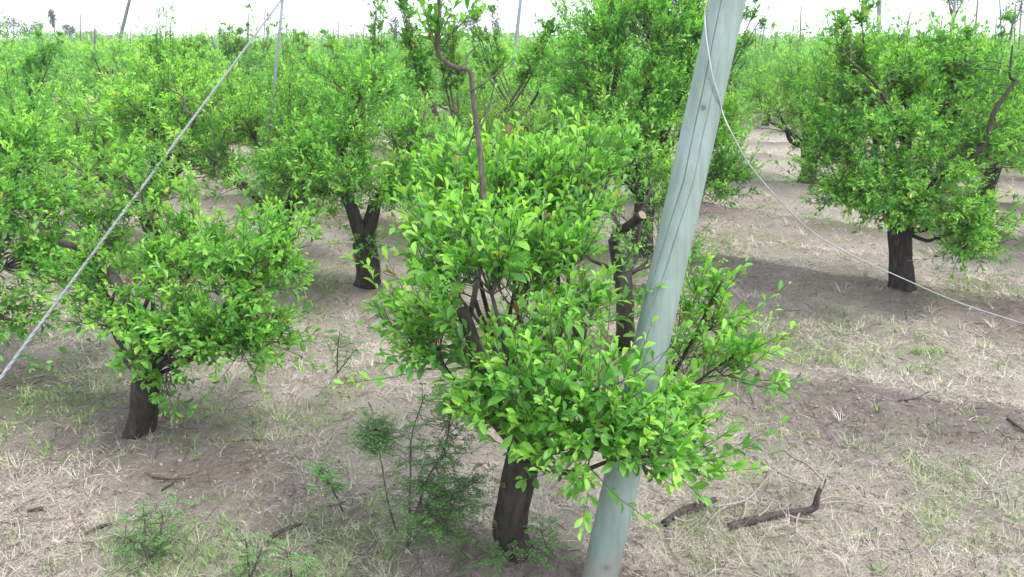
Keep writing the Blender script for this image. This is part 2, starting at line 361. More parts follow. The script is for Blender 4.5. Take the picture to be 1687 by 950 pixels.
spots = [(1430, 600, .22, 40), (1520, 575, .12, 18), (1595, 800, .2, 16), (425, 682, .16, 30), (500, 690, .22, 22), (320, 680, .2, 30), (330, 740, .15, 12), (1600, 790, .2, 20), (590, 640, .15, 12),
         (120, 690, .25, 16), (260, 900, .22, 90), (400, 920, .25, 60), (500, 940, .25, 60), (230, 940, .2, 60), (80, 720, .3, 40), (540, 700, .25, 40), (1450, 740, .4, 40), (1640, 900, .3, 30), (1530, 830, .3, 34), (1250, 690, .2, 20), (1300, 780, .2, 16), (1400, 560, .4, 30), (1560, 600, .3, 26), (1230, 800, .2, 12), (1450, 910, .2, 12), (1150, 860, .15, 14), (40, 650, .3, 14), (190, 640, .2, 14), (1320, 590, .12, 12), (1250, 345, .5, 18), (1540, 880, .2, 10)]
for (px, py, s, m) in spots:
    g = G(px, py)
    for _ in range(m): gx.append(g[0] + rng.normal(0, s)); gy.append(g[1] + rng.normal(0, s * .8))
for (cx_, cy_) in zip(gx, gy):
    m = rng.randint(7, 20); a = rng.uniform(0, 6.28, m); r = np.abs(rng.normal(0, .035, m)); Dd = math.hypot(cx_, cy_)
    x = cx_ + r * np.cos(a); y = cy_ + r * np.sin(a)
    col = GRN[rng.randint(0, 5, m)] * rng.uniform(.75, 1.15, (m, 1))
    hh = rng.uniform(.5, 1.2)
    blades(mg, rng, x, y, rng.uniform(.035, .12, m) * hh, np.full(m, max(.003, .0008 * Dd)), a + rng.normal(0, .4, m), rng.uniform(.5, 1.4, m), .6, col, 3)
o = link('green_grass', mg.mesh('green_grass', M_BLADE, False, True)); tag(o, 'sparse patches of short green grass among the dry straw', kind='stuff')
# twig and clod litter
mt = MB(); n = 11000; x, y = wedge(rng, n, 2.1, 20); z = hgt(x, y) + .004
az = rng.uniform(0, 6.28, n); L = rng.gamma(1.6, .035, n) + .02
K = 4; pts = np.zeros((n, K, 3)); a2 = az.copy()
pts[:, 0] = np.stack([x, y, z], -1)
for k in range(1, K):
    a2 = a2 + rng.normal(0, .2, n); xn = pts[:, k - 1, 0] + np.cos(a2) * L / 3; yn = pts[:, k - 1, 1] + np.sin(a2) * L / 3
    pts[:, k] = np.stack([xn, yn, hgt(xn, yn) + rng.uniform(.002, .02, n)], -1)
thin_tubes(mt, pts, rng.uniform(.0012, .0036, n), np.full(n, .001))
o = link('twig_litter', mt.mesh('twig_litter', M_TWIG, True)); tag(o, 'thin broken twigs scattered on the orchard soil', kind='stuff')
mc = MB(); n = 9000; x, y = wedge(rng, n, 2.1, 16); k = rng.rand(n) < 0.25 + berm(x, y); x, y = x[k], y[k]; n = len(x)
s = np.minimum(rng.gamma(1.4, .0042, n) + .002, .017)
oct_v = np.array([[1, 0, 0], [0, 1, 0], [-1, 0, 0], [0, -1, 0], [0, 0, .8], [0, 0, -.8]]); oct_f = np.array([[0, 1, 4], [1, 2, 4], [2, 3, 4], [3, 0, 4], [1, 0, 5], [2, 1, 5], [3, 2, 5], [0, 3, 5]])
v = oct_v[None] * s[:, None, None] * rng.uniform(.6, 1.4, (n, 6, 3)); th = rng.uniform(0, 6.28, n)
v = np.stack([v[..., 0] * np.cos(th)[:, None] - v[..., 1] * np.sin(th)[:, None], v[..., 0] * np.sin(th)[:, None] + v[..., 1] * np.cos(th)[:, None], v[..., 2]], -1)
v = v + np.stack([x, y, hgt(x, y) + s * .2], -1)[:, None]
mc.add(v.reshape(-1, 3), [(oct_f[None] + (np.arange(n) * 6)[:, None, None]).reshape(-1, 3)])
M_CLOD = plain('soil_clod', (0.23, 0.185, 0.163), 0.95)
o = link('soil_clods', mc.mesh('soil_clods', M_CLOD, True)); tag(o, 'small crumbs and clods of dry soil', kind='stuff')

# ------------------------------------------------------------------ tree generator
MATURE = np.array([.050, .170, .030]); MIDC = np.array([.125, .335, .045]); YOUNG = np.array([.285, .545, .090])
def bez(a, b, c, t): return a * (1 - t) ** 2 + b * 2 * t * (1 - t) + c * t * t
def foliage(rng, leafmb, twigmb, src, lobes, spb, lps, leaf, T, shoot=(.09, .26), upw=.5, young=.42, br=(.008, .0025), shade=1.0, ratio=.215, wander=.18):
    """src: (n,3) points on the limbs; lobes: (centre, radii, count)"""
    S0, C0, T0 = [], [], []
    cen = np.mean([l[0] for l in lobes], axis=0)
    for (c, r, n) in lobes:
        u = nrm(rng.normal(size=(n, 3))); rad = rng.uniform(.25, 1, (n, 1)) ** .55
        tip = np.asarray(c) + u * np.asarray(r) * rad
        d = np.linalg.norm(tip[:, None] - src[None], axis=2) + 1.2 * np.maximum(0, src[None, :, 2] - tip[:, None, 2]) + rng.uniform(0, .15, (n, len(src)))
        s = src[np.argmin(d, axis=1)]
        dist = np.linalg.norm(tip - s, axis=1, keepdims=True)
        ctl = (s + tip) / 2 + rng.normal(size=(n, 3)) * dist * .16 + UP * dist * .10
        S0.append(s); C0.append(ctl); T0.append(tip)
    S0, C0, T0 = map(np.concatenate, (S0, C0, T0)); B = len(S0)
    tt = np.linspace(0, 1, 7)
    pts = np.stack([bez(S0, C0, T0, t) for t in tt], 1)
    dist = np.linalg.norm(T0 - S0, axis=1)
    if twigmb is not None: thin_tubes(twigmb, pts, np.minimum(br[0], .004 + br[0] * dist), np.full(B, br[1]), 5 if T is T_HI else 3)
    t = (np.linspace(.22, 1, spb)[None] + rng.uniform(-.06, .06, (B, spb))).clip(.1, 1)[..., None]
    a, b_, c_ = S0[:, None], C0[:, None], T0[:, None]
    p = a * (1 - t) ** 2 + b_ * 2 * t * (1 - t) + c_ * t * t
    tg = nrm(2 * (1 - t) * (b_ - a) + 2 * t * (c_ - b_))
    outw = nrm(p - cen)
    rnd = nrm(rng.normal(size=p.shape))
    d = nrm(tg * .45 + rnd * .75 + outw * .35 + UP * upw)
    d[:, -1] = nrm(tg[:, -1] * .8 + UP * upw * .8 + rnd[:, -1] * .25)
    p = p.reshape(-1, 3); d = d.reshape(-1, 3); S = len(p)
    sl_ = rng.uniform(shoot[0], shoot[1], S) * np.where(rng.rand(S) < .12, 1.9, 1)
    curve = nrm(rng.normal(size=(S, 3))) * (sl_ * wander)[:, None] + UP * (sl_ * .1)[:, None]
    if twigmb is not None and T is not T_LO:
        K = 3; q = np.stack([p + d * (sl_ * k / (K - 1))[:, None] + curve * (k / (K - 1)) ** 2 for k in range(K)], 1)
        thin_tubes(twigmb, q, np.full(S, br[1] * 1.0), np.full(S, br[1] * .5), 3)
    u = ((np.arange(lps) + .6) / lps)[None] * np.ones((S, 1)); u = u + rng.uniform(-.4, .4, (S, lps)) / lps; u = u.clip(0, 1) ** .5
    lp = p[:, None] + d[:, None] * (sl_[:, None] * u)[..., None] + curve[:, None] * (u ** 2)[..., None]
    az = np.arange(lps)[None] * 2.4 + rng.uniform(0, 6.28, (S, 1)) + rng.uniform(-.4, .4, (S, lps))
    e1 = nrm(np.cross(d, nrm(rng.normal(size=(S, 3))))); e2 = np.cross(d, e1)
    ang = 1.25 - .75 * u + rng.uniform(-.25, .25, u.shape)
    ld = d[:, None] * np.cos(ang)[..., None] + (e1[:, None] * np.cos(az)[..., None] + e2[:, None] * np.sin(az)[..., None]) * np.sin(ang)[..., None]
    ld = ld + UP * rng.uniform(-.35, .35, u.shape)[..., None]
    nv = UP * .75 + d[:, None] * .5 + rng.normal(size=ld.shape) * .38
    LL = leaf * rng.uniform(.45, 1.25, u.shape) * (1 - .35 * np.maximum(0, u - .7) / .3)
    yg = np.clip(young * rng.uniform(0, 1.6, (S, 1)) + .55 * (u - .55) + rng.normal(0, .16, u.shape), 0, 1)[..., None]
    col = np.where(yg < .5, MATURE + (MIDC - MATURE) * yg * 2, MIDC + (YOUNG - MIDC) * (yg * 2 - 1)) * rng.uniform(.85, 1.15, (*u.shape, 1)) * shade
    pale = rng.rand(*u.shape) < .003; col[pale] = [.38, .32, .06]; brown = rng.rand(*u.shape) < .003; col[brown] = [.16, .09, .04]
    leaves(leafmb, lp.reshape(-1, 3), ld.reshape(-1, 3), nv.reshape(-1, 3), LL.ravel(), ratio, col.reshape(-1, 3), T)

def limb_to(rng, a, c, k=.25, n=7):
    a = np.asarray(a); c = np.asarray(c); d = np.linalg.norm(c - a)
    m1 = a + (c - a) * .35 + nrm(rng.normal(size=3)) * d * .10 - UP * d * .04; m2 = a + (c - a) * .7 + nrm(rng.normal(size=3)) * d * .10
    return smooth_path([a, m1, m2, c], 4)
def near_tree(name, seed, base, trunk, tr, lobes, label, cat='tree', group=None, extra_limbs=(), kinked=(), leaf=.055, spb=8, lps=11, T=T_HI, flare=1.2, limb_r=(.040, .010), auto=True, cut=None, starts=None, upw=.5, young=.42, shoot=(.09, .26), shade=1.0, bare=()):
    """trunk: world points from the base up; lobes: [(centre, radii, count)]; extra_limbs: [(pts, r0, r1)]"""
    rng = np.random.RandomState(seed); base = np.array([base[0], base[1], float(hgt(base[0], base[1])) - .03]); TONE[:] = [1.12, .499]
    e = empty(name, base, label, cat, group)
    tp = smooth_path([base] + [np.asarray(q) for q in trunk], 8)
    t = MB(); rr = np.interp(np.linspace(0, 1, 12), [0, .12, .4, 1], [tr * flare, tr * 1.08, tr, tr * .92])
    tube(t, tp, rr, 28, .16, seed, True, 6)
    link('trunk', t.mesh('trunk', M_BARK, True, origin=base), e)
    fork = tp[-1] - UP * .03; src = []
    lm = MB()
    if auto:
        for (c, r, n) in lobes:
            if n <= 4 and len(lobes) > 4: continue
            fk = fork if starts is None else starts[int(np.argmin([np.linalg.norm(np.asarray(c) - q) for q in starts]))]
            pl = limb_to(rng, fk + nrm(np.append(rng.normal(size=2), 0)) * tr * .3 + (np.asarray(c) - fk) * .03, fk + (np.asarray(c) - fk) * .85)
            s_ = min(1.0, .45 + .12 * (n / 8)); tube(lm, pl, [limb_r[0] * s_, limb_r[1]], 10, .18, seed + len(src)); src.append(pl[3:])
    if lm.n: link('limbs', lm.mesh('limbs', M_BARK, True, origin=base), e)
    for (pts, r0, r1) in extra_limbs:
        m = MB(); pl = smooth_path(pts, 6); tube(m, pl, [r0, (r0 + r1) / 2, r1], 14, .14, seed + 5, True, 4); src.append(pl)
        o = link('limb', m.mesh('limb', M_BARK, True, origin=base), e)
        if cut is not None and pts is cut:
            cm = MB(); dd = nrm(pl[-1] - pl[-2]); tube(cm, [pl[-1] - dd * .004, pl[-1] + dd * .004], [r1 * .93, r1 * .93], 14)
            link('cut_end', cm.mesh('cut_end', M_CUT, False, origin=base), o)
    for (pts, r0, r1) in kinked:
        m = MB(); pl = smooth_path(pts, 3); tube(m, pl, [r0, r1], 12, .34, seed + 9)
        link('kinked_branch', m.mesh('kinked_branch', M_TWIG, True, origin=base), e); src.append(pl[len(pl) // 3:])
    src = np.concatenate(src)
    lf, tw = MB(), MB()
    foliage(rng, lf, tw, src, lobes, spb, lps, leaf, T, shoot, upw, young, shade=shade)
    for q in bare:                                   # bleached bare twigs
        q = np.asarray(q); pl = smooth_path(q, 5); thin_tubes(tw, pl[None], np.array([.006]), np.array([.002]), 5)
    link('branches', tw.mesh('branches', M_TWIG, True, origin=base), e)
    link('crown', lf.mesh('crown', M_LEAF, T is T_HI, True, origin=base), e)
    return e
def lobe(px, py, rx, ry, Yd, n, rz=None):
    n = int(n * 1.55 + .5); rx *= 1.06; ry *= 1.08
    c = P(px, py, Yd); s = depth(c) / F
    return (c, (rx * s, (rz or (rx + ry) / 2) * s, ry * s), n)

# ---- centre tree, in front of the leaning pole
fork = P(862, 752, 3.12)
kink = [P(775, 520, 3.15), P(797, 400, 3.2), P(794, 290, 3.25), P(785, 205, 3.3), P(779, 160, 3.32), P(774, 117, 3.33), P(752, 112, 3.34), P(735, 102, 3.35), P(722, 88, 3.36), P(719, 62, 3.37), P(723, 30, 3.38), P(722, -60, 3.4)]
lobesC = [lobe(920, 400, 60, 50, 3.75, 6), lobe(800, 430, 60, 50, 3.0, 5), lobe(745, 300, 50, 40, 3.9, 5), lobe(880, 290, 70, 40, 4.0, 5), lobe(1185, 620, 70, 35, 3.2, 3), lobe(1120, 590, 40, 40, 3.4, 2), lobe(790, 335, 100, 55, 3.75, 15), lobe(910, 320, 95, 60, 4.0, 13), lobe(730, 430, 60, 60, 3.5, 8), lobe(845, 430, 110, 60, 3.5, 11), lobe(990, 260, 50, 35, 4.3, 5),
          lobe(700, 560, 60, 45, 3.15, 6), lobe(850, 590, 80, 45, 3.3, 7), lobe(920, 510, 65, 45, 3.3, 6), lobe(925, 650, 100, 45, 2.8, 9), lobe(1000, 735, 115, 42, 2.6, 8), lobe(840, 680, 70, 38, 2.9, 6),
          lobe(1085, 690, 70, 40, 2.95, 4), lobe(1165, 520, 50, 55, 3.4, 3), lobe(1110, 750, 55, 28, 2.75, 3), lobe(660, 530, 40, 30, 3.2, 2), lobe(905, 765, 25, 15, 2.9, 1), lobe(724, 74, 10, 16, 3.36, 1)]
near_tree('fruit_tree', 11, bC, [P(840, 860, 3.16), fork], .078, lobesC,
          'bushy fruit tree with bright leaves growing right in front of the leaning pole', extra_limbs=[([fork, P(830, 690, 3.1), P(795, 640, 3.1), P(782, 570, 3.1), P(762, 508, 3.1)], .047, .026), ([fork, P(905, 690, 3.1), P(945, 610, 3.15), P(960, 540, 3.2)], .045, .022),
          ([P(795, 610, 3.1), P(830, 560, 3.15), P(862, 515, 3.25)], .018, .010),
          ([fork, P(960, 720, 3.2), P(1075, 660, 3.4), P(1130, 580, 3.45), P(1168, 505, 3.45), P(1190, 462, 3.45)], .016, .004), ([P(1075, 660, 3.4), P(1130, 640, 3.3), P(1200, 592, 3.25), P(1240, 575, 3.2)], .008, .003)],
          kinked=[(kink, .0125, .0072)], spb=7, lps=9, leaf=.066, limb_r=(.024, .007), upw=.72, shoot=(.09, .29),
          bare=[[P(778, 545, 3.1), P(745, 540, 3.05), P(700, 520, 3.0), P(660, 490, 3.0)], [P(774, 150, 3.3), P(800, 135, 3.3), P(850, 95, 3.4)], [P(785, 210, 3.3), P(760, 255, 3.3), P(720, 225, 3.2)],
                [P(766, 112, 3.33), P(772, 90, 3.4), P(790, 72, 3.4)], [P(719, 80, 3.4), P(705, 50, 3.4), P(690, 28, 3.45)], [P(786, 220, 3.3), P(805, 180, 3.35), P(818, 120, 3.4)], [P(790, 560, 3.0), P(803, 590, 2.95), P(800, 625, 2.9)]])
# long sprays reaching right, past the pole
# ---- left tree
fL = P(240, 618, 4.45)
lobesL = [lobe(185, 440, 55, 45, 5.0, 5), lobe(340, 390, 80, 55, 5.0, 8), lobe(150, 350, 60, 55, 5.7, 6), lobe(120, 440, 40, 40, 5.35, 3), lobe(215, 400, 80, 65, 5.5, 9), lobe(310, 470, 100, 60, 4.7, 12), lobe(430, 450, 90, 70, 4.6, 11), lobe(255, 560, 85, 45, 4.35, 10), lobe(380, 560, 90, 45, 4.3, 10), lobe(470, 400, 60, 50, 4.9, 5), lobe(160, 520, 45, 40, 4.75, 4), lobe(240, 300, 75, 55, 5.85, 8), lobe(445, 555, 40, 40, 4.5, 3), lobe(275, 660, 16, 26, 4.35, 1)]
near_tree('fruit_tree', 21, bL, [P(238, 670, 4.5), fL], .088, lobesL, 'leafy fruit tree with a dark trunk at lower left, under the slanting cable',
          extra_limbs=[([fL, P(215, 520, 4.45), P(195, 470, 4.7), P(150, 415, 4.95), P(100, 400, 5.1)], .046, .022), ([fL, P(262, 560, 4.4), P(280, 520, 4.4)], .045, .03)], spb=8, lps=10, leaf=.062, limb_r=(.03, .008))
# ---- tree at the left edge (its trunk stands outside the frame)
bF = np.append(bL[:2] + U * TS * 1.0, 0)
fF = np.array([bF[0], bF[1], .75])
lobesF = [lobe(30, 330, 95, 70, 5.5, 11), lobe(40, 440, 85, 60, 5.4, 12), lobe(-10, 530, 80, 45, 5.2, 9), lobe(-110, 400, 110, 100, 5.6, 12), lobe(60, 260, 75, 45, 5.9, 7), lobe(-200, 480, 90, 90, 5.5, 8), lobe(20, 225, 50, 30, 6, 3)]
near_tree('fruit_tree', 31, bF, [fF * [1, 1, .5], fF], .10, lobesF, 'fruit tree cut by the left edge with only its leafy right half showing', spb=8, lps=11, leaf=.062, T=T_HI)
# ---- second row: forked dark trunk
fB = P(600, 400, 7.3)
lobesB = [lobe(580, 200, 95, 60, 7.3, 16), lobe(500, 265, 70, 50, 7.0, 11), lobe(690, 215, 75, 60, 7.5, 11), lobe(600, 130, 100, 35, 7.8, 11), lobe(560, 295, 65, 35, 7.0, 7), lobe(670, 295, 55, 35, 7.2, 8), lobe(460, 300, 50, 35, 7.0, 5), lobe(590, 305, 70, 26, 7.0, 7), lobe(650, 325, 40, 25, 7.1, 4), lobe(610, 420, 22, 14, 7.15, 1)]
near_tree('fruit_tree', 41, bB, [P(606, 445, 7.35), fB], .112, lobesB, 'fruit tree whose thick blackish trunk splits in a Y, left of the kinked branch',
          extra_limbs=[([fB, P(585, 360, 7.25), P(568, 318, 7.2)], .075, .05), ([fB, P(612, 360, 7.3), P(618, 325, 7.3)], .085, .055)], starts=[P(568, 320, 7.2), P(618, 327, 7.3)], limb_r=(.034, .008), leaf=.062, T=T_MID, spb=9, lps=11)
# ---- pruned tree behind the pole, sawn limb
bP = np.append(bB[:2] - U * TS, 0)
bP = G(1028, 590)
cutl = [P(1012, 400, 5.4), P(1018, 382, 5.35), P(1035, 372, 5.25), P(1058, 354, 5.15)]
lobesP = [lobe(940, 390, 50, 50, 5.9, 4), lobe(1090, 400, 45, 60, 5.8, 4), lobe(1120, 430, 40, 30, 5.8, 3), lobe(1060, 470, 20, 30, 5.6, 1), lobe(1025, 420, 26, 26, 5.2, 1), lobe(985, 350, 30, 30, 5.3, 2), lobe(1080, 300, 60, 50, 6.0, 5), lobe(1000, 250, 60, 40, 6.0, 5)]
near_tree('pruned_tree', 51, bP, [P(1030, 520, 5.45), P(1026, 450, 5.45)], .068, lobesP, 'hard pruned tree just left of the leaning pole with a sawn off pale limb end',
          extra_limbs=[([P(1028, 470, 5.45), P(1018, 430, 5.45), P(1010, 395, 5.4)], .060, .036), (cutl, .036, .033)], cut=cutl, leaf=.055, T=T_MID, limb_r=(.03, .01),
          bare=[[P(1045, 372, 5.2), P(1044, 420, 5.25)], [P(1058, 360, 5.15), P(1090, 356, 5.2), P(1110, 352, 5.2)], [P(1055, 366, 5.2), P(1070, 390, 5.25)]])
# ---- tall dense tree behind the pole
bT = np.append(bR[:2] + U * TS * 1.0, 0)
YT = bT[1]
lobesT = [lobe(1110, 130, 60, 60, YT - .7, 14), lobe(960, 130, 60, 60, YT - .6, 14), lobe(1000, 40, 60, 50, YT - .5, 14), lobe(1090, 30, 70, 50, YT - .6, 14), lobe(1050, 200, 60, 50, YT - .9, 10), lobe(1060, 90, 110, 75, YT, 42), lobe(960, 60, 75, 60, YT + .3, 15), lobe(1150, 60, 75, 70, YT, 26), lobe(1060, -10, 105, 45, YT + .2, 30), lobe(1185, 190, 55, 60, YT - .3, 18), lobe(1195, 290, 50, 50, YT - .5, 16), lobe(1010, 190, 90, 60, YT - .2, 18),
          lobe(1100, 220, 70, 60, YT - .2, 12), lobe(1040, 280, 80, 50, YT - .5, 10), lobe(925, 110, 45, 50, YT + .2, 6), lobe(1170, 345, 35, 12, YT - .5, 2)]
near_tree('tall_fruit_tree', 61, bT, [bT + UP * .4, bT + UP * .72], .12, lobesT, 'tallest densest dark green fruit tree, rising out of frame behind the leaning pole',
          leaf=.064, T=T_MID, spb=9, lps=11, shade=1.15, upw=.75, young=.36,
          extra_limbs=[([bT + UP * .7, P(1020, 250, YT - .2), P(1010, 160, YT - .2), P(1030, 60, YT)], .05, .02), ([bT + UP * .7, P(1080, 260, YT - .3), P(1110, 180, YT - .4), P(1140, 100, YT - .4), P(1150, 20, YT - .3)], .05, .02)])
# ---- right tree
YR = bR[1]; fR = P(1483, 372, YR)
lobesR = [lobe(1420, 150, 100, 60, YR + .2, 32), lobe(1560, 150, 120, 60, YR + .1, 34), lobe(1480, 240, 130, 60, YR - .45, 38), lobe(1620, 240, 80, 60, YR - .3, 24), lobe(1400, 315, 65, 42, YR - .5, 16), lobe(1510, 325, 105, 42, YR - .75, 26), lobe(1600, 375, 75, 48, YR - .5, 20),
          lobe(1360, 230, 50, 55, YR, 14), lobe(1470, 90, 100, 35, YR + .4, 11), lobe(1600, 90, 90, 30, YR + .4, 9), lobe(1690, 180, 60, 80, YR + .2, 10), lobe(1600, 415, 35, 15, YR - .6, 3), lobe(1345, 300, 25, 20, YR - .3, 2), lobe(1375, 60, 30, 30, YR + .3, 2)]
near_tree('fruit_tree', 71, bR, [P(1484, 430, YR), fR], .112, lobesR, 'wide round fruit tree on a thick dark trunk at right, behind the slack wire', leaf=.062, T=T_MID, spb=9, lps=11,
          extra_limbs=[([fR, P(1540, 300, YR - .6), P(1615, 245, YR - .75), P(1640, 180, YR - .7), P(1672, 135, YR - .6), P(1664, 125, YR - .6), P(1668, 75, YR - .5)], .032, .007), ([fR, P(1490, 250, YR - .35), P(1450, 150, YR - .45), P(1400, 100, YR - .45)], .030, .007)])

# ------------------------------------------------------------------ rows beyond: variants copied
def variant(seed, T, nb, spb, lps, leaf, hgt_=2.25, rad=1.2, tall=0, shade=1.0, nlimb=5, twigs=True):
    rng = np.random.RandomState(seed); t, lf, tw = MB(), MB(), MB()
    th = rng.uniform(.55, .8); tp = smooth_path([(0, 0, -.05), (rng.normal(0, .04), rng.normal(0, .04), th * .5), (rng.normal(0, .05), rng.normal(0, .05), th)], 6)
    tube(t, tp, [.16, .125, .12, .11], 18 if T is T_MID else 9, .15, seed, True, 5)
    lob = []; src = []
    for k in range(nlimb + 3):
        a = k * 6.283 / nlimb + rng.uniform(-.3, .3); up = k >= nlimb
        r = rad * (rng.uniform(.5, .72) if not up else rng.uniform(.1, .35)); zc = hgt_ * (rng.uniform(.46, .68) if not up else rng.uniform(.72, .84))
        c = np.array([r * math.cos(a), r * math.sin(a), zc]); s = rng.uniform(.40, .60) * rad
        lob.append((c, (s, s, s * rng.uniform(.6, .85)), max(2, int(nb / (nlimb + 3)))))
        pl = limb_to(rng, tp[-1] - UP * .05, tp[-1] + (c - tp[-1]) * .9); tube(t, pl, [.05, .014], 8 if T is T_MID else 5, .1, seed + k); src.append(pl[3:])
    for k in range(tall):
        a = rng.uniform(0, 6.28); c = np.array([.5 * math.cos(a), .5 * math.sin(a), hgt_ + rng.uniform(.15, .5)]); lob.append((c, (.10, .10, .35), 2))
    foliage(rng, lf, tw if twigs else None, np.concatenate(src), lob, spb, lps, leaf, T, upw=.6, young=.45, shade=shade, ratio=.25 if T is T_LO else .20, shoot=(.10, .28))
    out = [('trunk', t.mesh('trunk', M_BARK, True))]
    if twigs: out.append(('branches', tw.mesh('branches', M_TWIG, True)))
    out.append(('crown', lf.mesh('crown', M_LEAF, False, True))); return out
VM = [variant(100 + i, T_MID, 165, 9, 11, .066, hgt_=[2.15, 2.3, 2.1, 2.2][i], rad=[1.4, 1.5, 1.35, 1.45][i], tall=[1, 0, 2, 1][i]) for i in range(4)]
VL = [variant(200 + i, T_LO, 110, 8, 8, .095, hgt_=[2.2, 2.3, 2.1, 2.3][i], rad=1.5, tall=[2, 1, 3, 0][i]) for i in range(4)]
VF = [variant(300 + i, T_LO, 70, 6, 6, .15, hgt_=2.2, rad=1.5, tall=[2, 1, 3][i], twigs=False) for i in range(3)]
rng = np.random.RandomState(5)
def bare_patch(x, y):
    """where the photograph shows open ground between the far trees"""
    px, py = proj(np.array([x, y, 0]))
    if 1195 < px < 1320 and 205 < py < 500: return True
    if 105 < px < 190 and 205 < py < 300: return True
    return False
near_xy = [bC, bL, bF, bB, bP, bT, bR]
cand = []
for k in range(0, 60):
    o0 = oA + k * RS
    ph = (bB[:2] @ U) if k == 1 else (bR[:2] @ U) if k == 2 else rng.uniform(0, TS)
    if k == 0: ph = bC[:2] @ U
    for m in range(-70, 90):
        s = ph + m * TS + rng.normal(0, .18); q = NV * (o0 + rng.normal(0, .12)) + U * s
        x, y = q
        if y < 3.5 or abs(x) > .68 * y + 2.2: continue
        if k == 0 and m < 2: continue
        if k == 1 and m < 0: continue
        if min(np.hypot(x - b[0], y - b[1]) for b in near_xy) < 1.7: continue
        if bare_patch(x, y): continue
        if rng.rand() < .05: continue
        cand.append((np.hypot(x, y), x, y))
for (ex, eY) in ((436, 8.3), (760, 9.6), (880, 12.0), (1270, 24)):
    q = P(ex, 100, eY); cand = [c for c in cand if np.hypot(c[1] - q[0], c[2] - q[1]) > 1.3]; cand.append((np.hypot(q[0], q[1]), q[0], q[1]))
cand.sort()
things, rest = cand[:285], cand[285:]
MIDL = [(446, 8.7, 'leafy tree behind the left tree, beside the one with the Y shaped trunk'), (237, 9.6, 'leafy tree right behind the lower left tree, crossed by the middle of the guy cable'), (761, 9.6, 'leafy tree standing right behind the bare kinked branch'),
        (1879, 11.5, 'tree mostly cut by the right edge behind the round tree'), (44, 12.0, 'leafy tree above and behind the left edge tree, first row beyond it'), (879, 12.0, 'leafy tree between the kinked branch and the tallest tree, behind both'),
        (1108, 12.0, 'bushy tree showing in slivers beside the leaning pole, behind the tallest tree'), (492, 12.4, 'tree two rows behind, right below the post that holds the cable'), (246, 14.2, 'tree three rows back, below and right of the dark tilted post'), (1649, 14.2, 'tree whose top shows behind the right half of the wide round tree'),
        (-208, 14.5, 'tree barely showing at the far left edge, third row back'), (1346, 14.7, 'tree at the end of the open strip right of the leaning pole'), (591, 14.8, 'tree with airy upright shoots left of the kinked branch top')]
ZN = [(200, 'left of the dark tilted post'), (460, 'between tilted post and guy cable top'), (720, 'between cable top and kinked branch'), (1130, 'between kinked branch and leaning pole'), (1330, 'just right of the leaning pole'), (5000, 'beyond the round tree at right')]
def mid_label(px, D):
    return min(MIDL, key=lambda q: abs(q[0] - px) + 60 * abs(q[1] - D))[2]
for idx, (D, x, y) in enumerate(things):
    px, py = proj(np.array([x, y, 1.6]))
    V = VM if D < 15 else VL if D < 34 else VF
    v = V[rng.randint(len(V))]
    side = 'left' if px < 560 else 'centre' if px < 1120 else 'right'
    if D < 15: lab = None
    elif D < 34: lab = 'green fruit tree in the %s middle rows, %s' % ('nearer' if D < 22 else 'farther', [z[1] for z in ZN if px < z[0]][0])
    else: lab = 'tiny fruit tree in the far rows, %s' % [z[1] for z in ZN if px < z[0]][0]
    if lab is None: lab = mid_label(px, D); pass
    e = empty('fruit_tree', (x, y, float(hgt(x, y)) - .02), lab, 'tree', 'fruit trees of the rows behind')
    e.rotation_euler = (rng.normal(0, .03), rng.normal(0, .03), rng.uniform(0, 6.28)); s = rng.uniform(.76, 1.06); e.scale = (s * rng.uniform(.95, 1.15), s * rng.uniform(.95, 1.1), s)
    TONE[:] = [rng.uniform(.88, 1.28), rng.uniform(.488, .508)]
    kids = [link(nm, me, e) for (nm, me) in v]
    if px < -230 or px > 1900 or (1400 < px < 1480 and 11 < D < 12):
        for o_ in kids + [e]: bpy.data.objects.remove(o_)
TONE[:] = [1.0, .5]
# the far rows that run together
fm = MB(); rngf = np.random.RandomState(9); ft = MB()
for (D, x, y) in rest:
    if D > 165: continue
    n = 150 if D < 90 else 80
    u = nrm(rngf.normal(size=(n, 3))); u[:, 2] = np.abs(u[:, 2]) * 1.1 - .25
    p = np.array([x, y, 1.0 + rngf.uniform(-.25, .3) + (rngf.rand() < .12) * .9]) + u * [1.3, 1.3, .9] * rngf.uniform(.7, 1.05, (n, 1)) * rngf.uniform(.9, 1.15)
    yg = rngf.uniform(0, 1, (n, 1)); col = MATURE * (1 - yg) + YOUNG * .8 * yg
    leaves(fm, p, nrm(rngf.normal(size=(n, 3)) + UP * .6), nrm(rngf.normal(size=(n, 3)) + UP * .6), rngf.uniform(.2, .42, n), .3, col, T_LO)
o = link('far_orchard', fm.mesh('far_orchard', M_LEAF, False, True)); tag(o, 'far mass of orchard trees running together at the horizon', kind='stuff')

